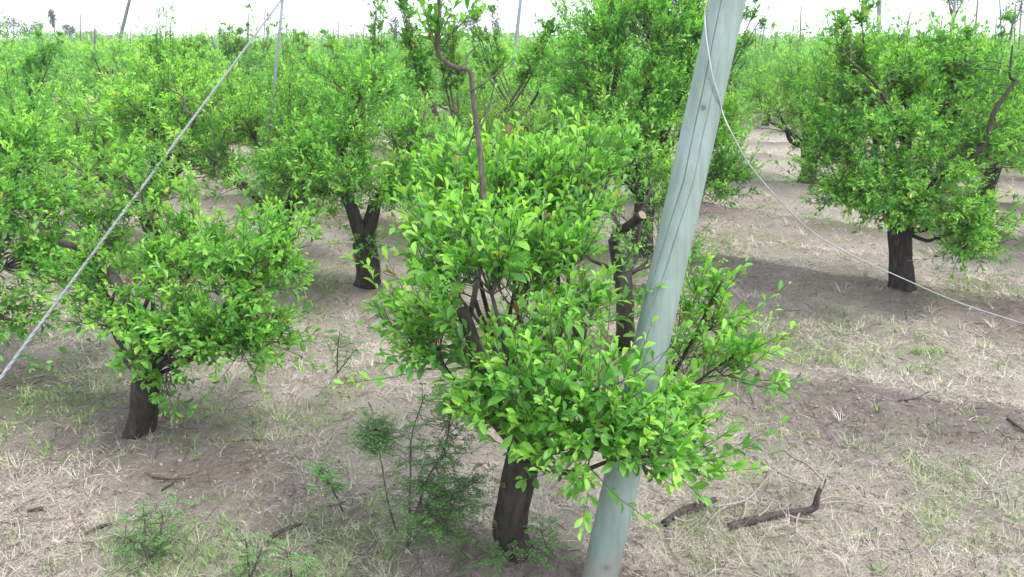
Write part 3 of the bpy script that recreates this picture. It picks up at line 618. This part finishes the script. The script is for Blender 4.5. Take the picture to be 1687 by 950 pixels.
# ------------------------------------------------------------------ pale air between the camera and the far rows
hz = MB(); a_, b_, c0, c1 = -330.0, 330.0, -2.2, 13.0
hz.add([[a_, -20, c0], [b_, -20, c0], [b_, 420, c0], [a_, 420, c0], [a_, -20, c1], [b_, -20, c1], [b_, 420, c1], [a_, 420, c1]], [np.array([[0, 3, 2, 1], [4, 5, 6, 7], [0, 1, 5, 4], [1, 2, 6, 5], [2, 3, 7, 6], [3, 0, 4, 7]])])
mh_ = bpy.data.materials.new('pale_air'); mh_.use_nodes = True; hn = mh_.node_tree; hn.nodes.clear()
pv = hn.nodes.new('ShaderNodeVolumePrincipled'); pv.inputs['Density'].default_value = 0.0013; pv.inputs['Color'].default_value = (.86, .92, 1.0, 1)
ho = hn.nodes.new('ShaderNodeOutputMaterial'); hn.links.new(pv.outputs[0], ho.inputs['Volume'])
o = link('haze', hz.mesh('haze', mh_, False)); tag(o, 'thin pale haze that lightens the far orchard rows', kind='stuff')

# ------------------------------------------------------------------ leaning pole
bPole = G(977, 1000); top_in = P(1199, 0, 3.45); ax = nrm(top_in - bPole); topP = bPole + ax * 3.45
def build_pole():
    e = empty('leaning_pole', (bPole[0], bPole[1], float(hgt(bPole[0], bPole[1])) - .05), 'thick pale green treated timber pole leaning to the right with a long crack', 'pole')
    org = np.array(e.location); a0 = bPole - ax * .25; Ln = np.linalg.norm(topP - a0); n = 130
    b1 = nrm(np.cross(ax, UP)); b2 = np.cross(ax, b1)      # b1 to the right, b2 ...
    toc = nrm(np.array([0, 0, H]) - bPole); ang0 = math.atan2(toc @ b2, toc @ b1)
    SGN = 1 if (math.cos(ang0 + .5) * b1 + math.sin(ang0 + .5) * b2)[0] < (math.cos(ang0) * b1 + math.sin(ang0) * b2)[0] else -1
    mb = MB(); V = []
    fine = []
    S = 96
    for i in range(n):
        t = i / (n - 1); c = a0 + ax * Ln * t; r = .0815 - .012 * t
        th = []; rr = []
        base_t = np.linspace(0, 2 * math.pi, 80, endpoint=False)
        th0 = ang0 + SGN * (np.interp(t, [0, .3, .42, .5, .6, .75, 1], [1.7, 1.45, 1.2, .72, .22, .34, .55]) + .012 * math.sin(t * 60) + .02 * math.sin(t * 23))
        prof = [(-.07, 0), (-.026, 0), (0, -1), (.026, 0), (.07, 0)]
        width = np.interp(t, [0, .25, .36, .45, .95, 1], [.0, .1, .5, 1, 1.1, .8])
        w2 = np.interp(t, [0, .46, .52, .68, .74, 1], [0, 0, .7, .7, 0, 0]); rel2 = (-SGN * .55) % (2 * math.pi)
        lst = [(q, q * max(width, .05) if abs(q) < .03 else q, r - (.022 * width if dd else 0)) for q, dd in prof]
        lst += [(q, q, r) for q in np.linspace(.1, 2 * math.pi - .1, 83) if abs(q - rel2) > .075]
        lst += [(rel2 + q, rel2 + (q * max(w2, .05) if abs(q) < .03 else q), r - (.014 * w2 if dd else 0)) for q, dd in prof]
        lst.sort(key=lambda z: z[0]); angs = np.array([th0 + z[1] for z in lst]); rads = np.array([z[2] for z in lst])
        rads = rads * (1 + .012 * (fbm(np.cos(angs) * 2 + 5, np.sin(angs) * 2 + t * 5, 3) - .5) * 2)
        V.append(c + rads[:, None] * (np.cos(angs)[:, None] * b1 + np.sin(angs)[:, None] * b2))
    S = V[0].shape[0]; V = np.array(V).reshape(-1, 3); i = np.arange(n - 1)[:, None] * S; j = np.arange(S)[None]; k = (j + 1) % S
    mb.add(V, [np.stack([i + j, i + k, i + S + k, i + S + j], -1).reshape(-1, 4)])
    vv = np.vstack([V[-S:], topP[None]]); jj = np.arange(S); mb.add(vv, [np.stack([jj, (jj + 1) % S, np.full(S, S)], -1)])
    link('timber_shaft', mb.mesh('timber_shaft', M_POLE, True, origin=org), e)
    # hairline check beside the main crack
    return e, b1, b2, ang0, a0, Ln
pole_e, pb1, pb2, pang, pa0, pLn = build_pole()
def cable(name, pts, r, material, label, twist=True, n=10):
    pl = smooth_path(pts, n); e = empty(name, pl[0], label, 'wire'); seg = np.linalg.norm(np.diff(pl, axis=0), axis=1).sum()
    if twist:
        m = max(40, int(seg / .02)); t = np.linspace(0, 1, len(pl)); tt = np.linspace(0, 1, m); q = np.stack([np.interp(tt, t, pl[:, k]) for k in range(3)], -1)
        tg = nrm(np.gradient(q, axis=0)); a = nrm(np.cross(tg, UP + np.array([.01, .02, 0]))); b = np.cross(tg, a)
        for s in range(3):
            ph = np.linspace(0, seg / .16 * 2 * math.pi, m) + s * 2.094; mb = MB()
            tube(mb, q + (np.cos(ph)[:, None] * a + np.sin(ph)[:, None] * b) * r * .5, [r * .54], 7)
            link('strand', mb.mesh('strand', material, True, origin=pl[0]), e)
    else:
        mb = MB(); tube(mb, pl, [r], 8); link('strand', mb.mesh('strand', material, True, origin=pl[0]), e)
    return e
# guy cable from far post down to a ground anchor at left
anc = G(-420, 1243); ptop = P(466, -4, 8.9)
A0 = anc + np.array([0, 0, .10])
ce = cable('guy_cable', [A0, (A0 + ptop) / 2 - UP * .0, ptop], .0105, M_WIRE, 'thick grey twisted guy cable slanting up across the left of the orchard', n=20)
am = MB(); tube(am, [anc - UP * .2, anc + UP * .14], [.016, .016], 10)
an = link('anchor_peg', am.mesh('anchor_peg', M_POST, True, origin=anc), None, anc); tag(an, 'short grey ground peg holding the lower end of the guy cable', 'peg')
# slack wire round the pole and off to the right
def on_pole(py_target, off):
    t = np.linspace(0, 1, 400); c = pa0 + ax * pLn * t[:, None]; yy = np.array([proj(q)[1] for q in c]); i = np.argmin(np.abs(yy - py_target))
    r = .0815 - .012 * t[i] + .009; return c[i] + r * (math.cos(pang + off) * pb1 + math.sin(pang + off) * pb2)
sgn = 1 if (on_pole(100, .8)[0] > on_pole(100, -.8)[0]) else -1
wp = [on_pole(-75, -sgn * 3.6), on_pole(-50, -sgn * 2.9), on_pole(-15, -sgn * 2.2), on_pole(20, -sgn * 1.5), on_pole(60, -sgn * .8), on_pole(95, -sgn * .36), on_pole(130, sgn * .1), on_pole(158, sgn * .6), on_pole(180, sgn * 1.15), P(1205, 218, 3.25), P(1245, 285, 3.3), P(1330, 375, 3.55), P(1400, 418, 3.8), P(1480, 455, 4.1), P(1580, 498, 4.5), P(1687, 533, 4.9), G(1990, 640) + UP * .06]
cable('slack_wire', wp, .0030, M_WIREPALE, 'pale slack wire looped round the leaning pole and drooping away to the right', twist=False, n=8)
m = MB(); g = G(1990, 640); tube(m, [g - UP * .2, g + UP * .12], [.016, .016], 10)
o = link('anchor_peg', m.mesh('anchor_peg', M_POST, True, origin=g), None, g); tag(o, 'ground peg at the right end of the drooping pale wire', 'peg')

# ------------------------------------------------------------------ posts and stakes on the skyline
def post(name, px0, py0, px1, py1, Yd, wpx, material, label, cat, group=None, over=0.35):
    """top pixel, lower pixel: both at real distance Yd; runs down to the ground"""
    a = P(px1, py1, Yd); b = P(px0, py0, Yd); d = nrm(b - a)
    foot = a - d * (a[2] / d[2] + .2); tp = b + d * (over if py0 <= 0 else 0)
    r = wpx / 2 * depth(a) / F; foot_g = np.array([foot[0], foot[1], 0]); m = MB()
    n = 8; t = np.linspace(0, 1, n)[:, None]; pl = foot * (1 - t) + tp * t
    tube(m, pl, [r * 1.1, r * .9], 10, .05, int(px0)); o = link(name, m.mesh(name, material, True, origin=foot_g), None, foot_g)
    tag(o, label, cat, group); return o
post('wooden_post', 214, -2, 198, 62, 42, 5.5, M_POSTDARK, 'dark post tilted to the right, standing alone against the sky at far left', 'post')
post('wooden_post', 466, -4, 458, 78, 8.9, 5.5, M_POST, 'slim grey post whose top holds the guy cable', 'post', over=.03)
post('wooden_post', 858, -2, 851, 62, 25, 6, M_POST, 'slim grey post just left of the tallest tree', 'post')
post('wooden_post', 1449, -2, 1447, 60, 14, 8, M_POST, 'thicker pale grey post rising above the round tree at right', 'post')
post('wooden_post', 1574, -2, 1568, 66, 30, 4.5, M_POST, 'pale straight post next to the flat topped tree on the skyline', 'post')
stk = [(133, 24, 133, 55, 34, 2), (23, 27, 23, 52, 38, 1.5), (156, 46, 156, 64, 30, 3.5), (150, 50, 151, 64, 40, 2), (215, 48, 215, 62, 45, 1.5), (316, 40, 316, 68, 40, 1.6), (348, 58, 352, 72, 30, 3.5), (362, 60, 362, 76, 40, 1.5), (303, 60, 302, 74, 40, 2),
       (437, 12, 436, 34, 36, 2), (530, 60, 530, 78, 42, 1.6), (541, 54, 540, 78, 40, 1.8), (549, 46, 549, 78, 36, 2), (557, 35, 557, 78, 34, 2.4), (484, 56, 484, 76, 40, 2), (509, 46, 506, 70, 38, 1.6), (569, 62, 569, 80, 45, 1.6), (579, 58, 579, 80, 45, 1.6),
       (586, 52, 586, 80, 42, 1.6), (599, 45, 599, 78, 38, 1.8), (1245, 49, 1245, 78, 38, 1.8), (1255, 43, 1250, 76, 36, 1.8), (1262, 31, 1254, 76, 32, 2.2), (1278, 52, 1277, 76, 42, 1.5), (1320, 8, 1319, 40, 30, 2.4), (1500, 19, 1492, 60, 30, 2.4),
       (1553, 25, 1547, 66, 32, 2.2), (1591, 25, 1588, 58, 34, 2.2), (1611, -2, 1605, 70, 28, 2.6), (1647, -2, 1650, 74, 28, 2.2), (1673, 12, 1671, 70, 30, 2), (1642, 30, 1638, 70, 36, 1.6), (1683, 0, 1679, 72, 30, 2.4), (410, 20, 409, 70, 30, 1.8), (274, 14, 273, 70, 28, 1.8), (1350, 46, 1349, 70, 42, 1.5), (745, 50, 745, 66, 40, 1.6), (104, 56, 104, 68, 44, 1.5)]
zones = [(0, 240, 'left of the dark tilted post'), (240, 470, 'between the tilted post and the guy cable'), (470, 650, 'between the guy cable and the kinked branch'), (650, 1240, 'left of the leaning pole'), (1240, 1440, 'between the leaning pole and the pale thick post'), (1440, 1580, 'between the pale thick post and the flat topped tree'), (1580, 1700, 'right of the flat topped tree')]
seen = {}; ORD = ['leftmost', 'second from left', 'third from left', 'fourth from left', 'fifth from left', 'sixth from left', 'seventh from left']
for s in sorted(stk):
    z = [q[2] for q in zones if q[0] <= s[0] < q[1]][0]
    hh = 'tall' if s[1] < 30 else 'short' if s[1] > 50 else 'medium'
    ln = 'leaning' if abs(s[0] - s[2]) > 3 else 'upright'
    fat = 'stout' if s[5] > 3 else 'thin'
    lb = ('%s %s %s stake %s' % (hh, fat, ln, z)).replace('between the pale thick post and', 'between the pale post and'); k_ = seen.get(lb, 0); seen[lb] = k_ + 1; lb = lb + ', ' + ORD[k_]
    post('stake', *s[:5], s[5], M_POSTDARK if s[5] > 3 else M_STAKE, lb, 'stake', 'bare stakes along the skyline', over=.4)

# ------------------------------------------------------------------ distant trees on the skyline
LEAFD = np.array([[.050, .085, .045], [.075, .12, .055], [.035, .06, .04]])
def sky_tree(seed, px, py_top, py_bot, wpx, Yd, label, trunk_px=None, shape='round', ptrunk=2.5, dens=420, name='distant_tree'):
    rng = np.random.RandomState(seed); s = Yd / F
    bx = P(px, 62, Yd); base = np.array([bx[0], Yd, 0]); e = empty(name, base, label, 'tree')
    zt = P(px, py_top, Yd)[2]; zb = P(px, py_bot, Yd)[2]; hw = wpx / 2 * s
    t = MB(); tp = smooth_path([base - UP * .1, base + UP * zb * .6 + [hw * .1, 0, 0], np.array([base[0] + hw * .05, Yd, zb + (zt - zb) * .3])], 5); tube(t, tp, [ptrunk * s * .8, ptrunk * s * .45], 9, .1, seed)
    f = MB(); n_l = 9 if shape != 'column' else 12
    for k in range(n_l):
        a = k * 2.4; rr = hw * (rng.uniform(.3, .75) if shape != 'column' else rng.uniform(0, .4))
        zz = zb + (zt - zb) * (rng.uniform(.2, .85) if shape != 'flat' else rng.uniform(.45, .9) * (.5 + .5 * rr / hw / .75))
        c = np.array([base[0] + rr * math.cos(a), Yd + rr * math.sin(a), zz])
        pl = limb_to(rng, tp[-3], c); tube(t, pl, [ptrunk * s * .3, ptrunk * s * .1], 5, .1, seed + k)
        m = dens // n_l; R = hw * (.38 if shape != 'column' else .45); u = nrm(rng.normal(size=(m, 3))) * rng.uniform(.2, 1, (m, 1)) ** .5
        p = c + u * [R, R, R * (.55 if shape == 'flat' else .8 if shape == 'round' else 1.4) * min(1.5, (zt - zb) / (2 * hw) + .3)]
        col = LEAFD[rng.randint(0, 3, m)] * rng.uniform(.8, 1.3, (m, 1))
        leaves(f, p, nrm(rng.normal(size=(m, 3))), nrm(rng.normal(size=(m, 3)) + UP * .5), rng.uniform(1.8, 3.6, m) * s, .33, col, T_LO)
    link('trunk', t.mesh('trunk', M_BARK, True, origin=base), e); link('crown', f.mesh('crown', M_LEAF, False, True, origin=base), e)
sky_tree(1, 10, 30, 62, 40, 90, 'distant dark round tree at the far left edge of the skyline')
sky_tree(2, 38, 25, 62, 36, 95, 'distant bluish tree, second from the left edge on the skyline')
sky_tree(3, 62, 33, 58, 30, 95, 'distant low bluish tree just left of the bare trunked oval tree')
sky_tree(4, 91, 18, 42, 17, 80, 'distant tree with small oval crown high on a bare trunk', shape='column', ptrunk=1.6)
sky_tree(5, 115, 40, 60, 26, 95, 'distant low dark tree right of the oval crowned tree')
sky_tree(6, 66, 50, 66, 34, 110, 'low distant bush in front of the far left skyline trees', dens=250)
sky_tree(7, 135, 52, 66, 22, 100, 'small distant bush left of the stout dark stake', dens=200)
sky_tree(8, 180, 56, 68, 60, 120, 'wide low distant thicket at the foot of the tilted dark post', dens=350)
sky_tree(9, 652, 20, 75, 34, 55, 'distant dark narrow clump behind the airy upright tree', shape='column', dens=600)
sky_tree(10, 778, 22, 60, 34, 70, 'distant bluish tree between the kinked branch and the slim post', dens=500)
sky_tree(11, 818, 25, 60, 22, 72, 'distant narrow tree left of the slim grey post', shape='column', dens=350)
sky_tree(12, 1562, -30, 22, 66, 60, 'distant flat topped tree on a bare trunk, right skyline', shape='flat', dens=900, ptrunk=4)
sky_tree(13, 1662, -15, 34, 44, 50, 'distant open crowned tree near the right edge of the skyline', dens=500, ptrunk=3)

# long upright shoots sticking out of the crowns: parts of the trees they grow on
def shoots(seed, px, py_top, wpx, Yd, leaf=.08, nst=3, shade=.9):
    rng = np.random.RandomState(seed); best = None
    for e in [o for o in COL.objects if o.type == 'EMPTY' and o.get('category') == 'tree' and 'fruit_tree' in o.name]:
        l = e.location; q = proj(np.array([l[0], l[1], 2.0])); c = abs(q[0] - px) / F * depth(np.array(l)) + .5 * max(0, abs(l[1] - Yd) - 1)
        if best is None or c < best[0]: best = (c, e)
    e = best[1]; bx, Yt = e.location[0], e.location[1]; off = P(px, py_top, Yt)
    if abs(off[0] - bx) > 1.1 or Yt < 6.5: return
    hw = wpx / 2 * Yt / F; t = MB(); f = MB(); src = []; lob = []
    for k in range(nst):
        dx = rng.uniform(-1, 1) * hw * .8 if nst > 1 else 0; top = np.array([off[0] + dx, Yt + rng.uniform(-.2, .2), off[2] - rng.uniform(0, .25) * (nst > 1)])
        pl = smooth_path([[bx, Yt, 1.0], [(bx + top[0] * 2) / 3, Yt, 1.9], top], 8); tube(t, pl, [.016, .005], 6); src.append(pl[6:])
        for q in np.linspace(.6, 1, 4): lob.append((pl[int(q * (len(pl) - 1))], (hw * .3 + .03, hw * .3 + .03, .14), 2))
    foliage(rng, f, t, np.concatenate(src), lob, 5, 6, leaf, T_MID if Yt < 14 else T_LO, upw=.8, shade=shade, shoot=(.05, .14), ratio=.27)
    M = e.matrix_world.copy(); bpy.context.view_layer.update(); inv = e.matrix_world.inverted()
    for nm, m_, mt_ in (('upright_shoot', t, M_TWIG), ('shoot_leaves', f, M_LEAF)):
        o = link(nm, m_.mesh(nm, mt_, False, True), e); o.matrix_parent_inverse = inv
for a in [(1, 630, 8, 50, 13, .08, 5), (2, 672, 2, 44, 12, .08, 5), (3, 408, 14, 12, 20, .08, 1), (4, 440, 30, 26, 20, .08, 2), (5, 380, 44, 40, 18, .09, 5), (6, 274, 10, 24, 18, .06, 2), (7, 490, 50, 24, 20), (8, 1285, 6, 20, 8, .07, 1),
          (9, 1340, 0, 36, 8, .07, 3), (10, 1240, 8, 22, 9, .07, 3), (11, 1530, 30, 14, 22, .08, 1), (12, 1618, 42, 18, 20, .08, 2), (13, 1655, 14, 34, 16), (14, 745, 35, 60, 11, .07, 6), (15, 905, 40, 26, 9, .07, 3), (16, 1400, 18, 50, 8.6, .07, 5),
          (17, 790, 30, 60, 12, .08, 5), (18, 1610, 60, 60, 9, .07, 4), (19, 560, 62, 60, 14), (20, 250, 58, 60, 12), (21, 100, 62, 60, 13), (22, 320, 66, 60, 12)]: shoots(*a)

def bare_branch(pix, Yd, r):
    best = min([o for o in COL.objects if o.type == 'EMPTY' and o.get('category') == 'tree' and 'fruit_tree' in o.name], key=lambda o: abs(proj(np.array([o.location[0], o.location[1], 1.7]))[0] - pix[0][0]) + 120 * abs(o.location[1] - Yd))
    l = best.location; m = MB(); q = [P(a, b, l[1] - .95) for a, b in pix]; q = [np.array([l[0], l[1], 1.0])] + q
    tube(m, smooth_path(q, 6), [r * 1.3, r, r * .4], 8, .15, 4); bpy.context.view_layer.update()
    o = link('bare_branch', m.mesh('bare_branch', M_TWIG, True), best); o.matrix_parent_inverse = best.matrix_world.inverted()
bare_branch([(318, 205), (305, 180), (300, 158), (280, 145), (277, 112)], 9.0, .012)

# ------------------------------------------------------------------ weeds and young plants in front
WG = np.array([.085, .190, .060])
def feathery(mb, tw, rng, p0, d0, n_pairs, L, leaflet, shade=1.0):
    """one compound leaf: leaflets in pairs along a stalk"""
    d0 = nrm(d0); K = 4; drp = np.array([0, 0, -.25 * L])
    q = np.stack([p0 + d0 * L * t + drp * t * t for t in np.linspace(0, 1, K)]); thin_tubes(tw, q[None], np.array([.0012]), np.array([.0006]), 3)
    t = np.repeat(np.linspace(.12, 1, n_pairs), 2); sd = nrm(np.cross(d0, UP + 1e-3)); sg = np.tile([1, -1], n_pairs)[:, None]
    p = p0 + d0 * (L * t)[:, None] + drp * (t ** 2)[:, None]; d = sd * sg + d0 * .5 + rng.normal(0, .15, (len(t), 3))
    col = WG * rng.uniform(.8, 1.6, (len(t), 1)) * shade
    leaves(mb, p, d, UP + rng.normal(0, .25, (len(t), 3)), leaflet * rng.uniform(.7, 1.2, len(t)), .24, col, T_MID)
def acacia(name, seed, base, stems, label, nleaf=40, L=.09, leaflet=.02, npair=7, shade=1.0, spread=.05, part=(.35, 1.0)):
    rng = np.random.RandomState(seed); base = np.array([base[0], base[1], float(hgt(base[0], base[1])) - .01]); e = empty(name, base, label, 'plant')
    st, lf = MB(), MB()
    for pts, cnt in stems:
        pts = list(pts)
        pl = smooth_path([base] + list(pts), 6); tube(st, pl, [.0055, .0022], 7, .1, seed)
        for _ in range(cnt):
            k = rng.uniform(*part) * (len(pl) - 1); i0 = int(min(k, len(pl) - 2)); p0_ = pl[i0] + (pl[i0 + 1] - pl[i0]) * (k - i0); p = p0_ + rng.normal(0, spread, 3) * [1, 1, .6]; thin_tubes(st, np.stack([p0_, (p0_ + p) / 2 - UP * .008, p])[None], np.array([.0018]), np.array([.0011]), 3)
            d = nrm(np.append(rng.normal(size=2), rng.uniform(-.2, .8)))
            feathery(lf, st, rng, p, d, npair, L * rng.uniform(.6, 1.3), leaflet, shade)
    link('stem', st.mesh('stem', M_TWIG, True, origin=base), e)
    link('leaves', lf.mesh('leaves', M_LEAF, False, True, origin=base), e)
g1 = G(655, 905)
acacia('young_plant', 1, g1, [([P(640, 830, 3.22), P(628, 760, 3.2), P(618, 710, 3.18)], 120)], 'feathery leaved seedling on one thin bare stem, left of the front trunk', part=(.82, 1.08), spread=.035, L=.075, leaflet=.017)
g2 = G(672, 925)
acacia('young_plant', 2, g2, [([P(676, 800, 3.15), P(678, 720, 3.2), P(700, 650, 3.25)], 24), ([P(700, 800, 3.1), P(735, 730, 3.15), P(745, 650, 3.2)], 110), ([P(720, 840, 3.05), P(790, 780, 3.1)], 16)], 'taller feathery shrub with dark reddish stems beside the front trunk', spread=.07, L=.085, leaflet=.019)
acacia('low_shrub', 3, G(722, 905), [([P(700, 850, 3.1), P(690, 800, 3.1)], 70), ([P(740, 850, 3.1), P(755, 800, 3.1)], 90), ([P(725, 860, 3.05), P(720, 810, 3.05)], 80)], 'low feathery shrub at the foot of the front trunk', part=(.2, 1.1), spread=.075, L=.08, leaflet=.018)
acacia('low_shrub', 4, G(905, 935), [([P(900, 900, 3.0), P(890, 870, 3.0)], 30), ([P(880, 925, 3.0), P(870, 900, 3.0)], 18)], 'small green plant right at the base of the front trunk, right side', part=(.2, 1.05), spread=.04, L=.06, leaflet=.016, shade=1.3)
acacia('low_shrub', 5, G(820, 945), [([P(815, 925, 3.0), P(805, 910, 3.0)], 26)], 'small green plant at the base of the front trunk, left side', part=(.2, 1.05), spread=.04, L=.06, leaflet=.016, shade=1.2)
acacia('weed', 6, G(565, 850), [([P(550, 810, 3.5), P(530, 775, 3.5)], 50)], 'small yellowish green weed leaning left, beyond the seedling', part=(.5, 1.1), spread=.03, L=.07, leaflet=.016, shade=1.7)
acacia('weed', 7, G(245, 935), [([P(240, 880, 3.4), P(236, 835, 3.4)], 60), ([P(262, 890, 3.4), P(268, 850, 3.4)], 50), ([P(222, 900, 3.4), P(205, 880, 3.4)], 22)], 'tall blue green weed clump near the bottom left corner', part=(.15, 1.1), spread=.075, L=.07, leaflet=.014, shade=1.4)
acacia('weed', 8, G(410, 945), [([P(408, 915, 3.2), P(404, 885, 3.2)], 24), ([P(425, 920, 3.2), P(432, 900, 3.2)], 16)], 'low green weed clump at the bottom edge, third of the way in', part=(.15, 1.05), spread=.06, L=.06, leaflet=.013, shade=1.5)
acacia('weed', 9, G(480, 960), [([P(478, 930, 3.1), P(470, 905, 3.1)], 24), ([P(500, 940, 3.1), P(510, 930, 3.1)], 16)], 'green weed at the bottom edge left of the low shrub', part=(.15, 1.05), spread=.06, L=.06, leaflet=.013, shade=1.5)
acacia('weed', 10, G(555, 610), [([P(556, 580, 4.9), P(560, 545, 4.9)], 26), ([P(575, 590, 4.9), P(590, 570, 4.9)], 16)], 'thin weed between the left tree and the front tree', part=(.2, 1.05), spread=.05, L=.09, leaflet=.02, shade=1.2)
# ------------------------------------------------------------------ fallen branches
def fallen(pix, r, label, twigs=(), mat_=M_DEAD, lift=None):
    """pix: list of (px, py, height above ground)"""
    pts = []
    for (px, py, z) in pix:
        d = ray(px, py); q = G(px, py)
        for _ in range(3):
            zz = float(hgt(q[0], q[1])) + z; q = np.array([0, 0, H]) + d * ((zz - H) / d[2])
        pts.append(q)
    e = empty('fallen_branch', pts[0], label, 'branch'); m = MB(); pl = smooth_path(pts, 7); tube(m, pl, [r[0], r[0] * .85, (r[0] + r[1]) / 2 * 1.1, r[1]], 14, .38, int(pix[0][0]), True, 6)
    link('wood', m.mesh('wood', mat_, True, origin=pts[0]), e)
    for tw_ in twigs:
        q = []
        for (px, py, z) in tw_:
            d = ray(px, py); g = G(px, py); zz = float(hgt(g[0], g[1])) + z; q.append(np.array([0, 0, H]) + d * ((zz - H) / d[2]))
        m = MB(); pl = smooth_path(q, 5); tube(m, pl, [.008, .003], 7, .1, 3); link('twig', m.mesh('twig', M_GREYTWIG, True, origin=pts[0]), e)
fallen([(1094, 862, .02), (1125, 840, .04), (1150, 832, .05), (1180, 822, .07)], (.020, .014), 'short dark fallen branch lying right of the pole foot',
       [[(1150, 830, .06), (1142, 812, .1), (1128, 798, .13)], [(1176, 834, .05), (1215, 828, .04), (1240, 815, .05), (1275, 775, .08), (1300, 762, .1)], [(1200, 832, .03), (1180, 845, .02), (1160, 870, .01)], [(1152, 824, .06), (1160, 812, .08), (1175, 806, .09)], [(1110, 852, .04), (1130, 858, .03), (1150, 852, .02)], [(1230, 820, .04), (1225, 850, .02), (1212, 862, .01)], [(1262, 788, .07), (1268, 770, .1), (1262, 756, .12)], [(1275, 775, .08), (1250, 780, .06), (1240, 792, .03)]])
fallen([(1200, 868, .015), (1240, 857, .03), (1290, 846, .03), (1338, 838, .04), (1347, 815, .12), (1360, 788, .2)], (.022, .008), 'longer dark fallen branch whose tip bends up, right of the pole',
       [[(1280, 776, .08), (1310, 790, .05), (1335, 800, .03)], [(1355, 790, .2), (1330, 765, .22), (1305, 752, .2), (1310, 738, .25)], [(1345, 830, .06), (1390, 826, .04), (1450, 838, .02)], [(1318, 842, .04), (1312, 860, .01), (1312, 885, .01)], [(1342, 828, .08), (1370, 818, .06), (1400, 822, .03)], [(1240, 857, .03), (1262, 840, .05), (1275, 822, .05)], [(1290, 846, .03), (1330, 856, .02), (1385, 850, .02)], [(1352, 805, .14), (1362, 775, .18), (1380, 752, .16)], [(1305, 752, .2), (1290, 742, .16), (1270, 748, .1)]])
fallen([(440, 890, .02), (465, 874, .03), (500, 862, .03)], (.012, .006), 'thin dark stick on the ground left of the seedling')
fallen([(140, 880, .01), (165, 868, .02), (185, 862, .02)], (.010, .006), 'short dark stick on the soil at lower left')
fallen([(250, 785, .01), (285, 789, .02), (315, 787, .02)], (.006, .003), 'thin twig lying below the left tree, upper one')
fallen([(265, 808, .01), (285, 795, .015), (292, 788, .02)], (.006, .003), 'thin twig lying below the left tree, crossing another')
fallen([(60, 842, .01), (70, 836, .015), (45, 842, .01)], (.010, .005), 'small dark crooked stick near the left edge')
fallen([(1480, 660, .02), (1510, 655, .04), (1530, 645, .05)], (.006, .003), 'thin dark twig on the bare soil ridge at right')
fallen([(1660, 690, .01), (1675, 700, .02), (1690, 712, .02)], (.010, .006), 'dark stick on the soil ridge at the right edge')
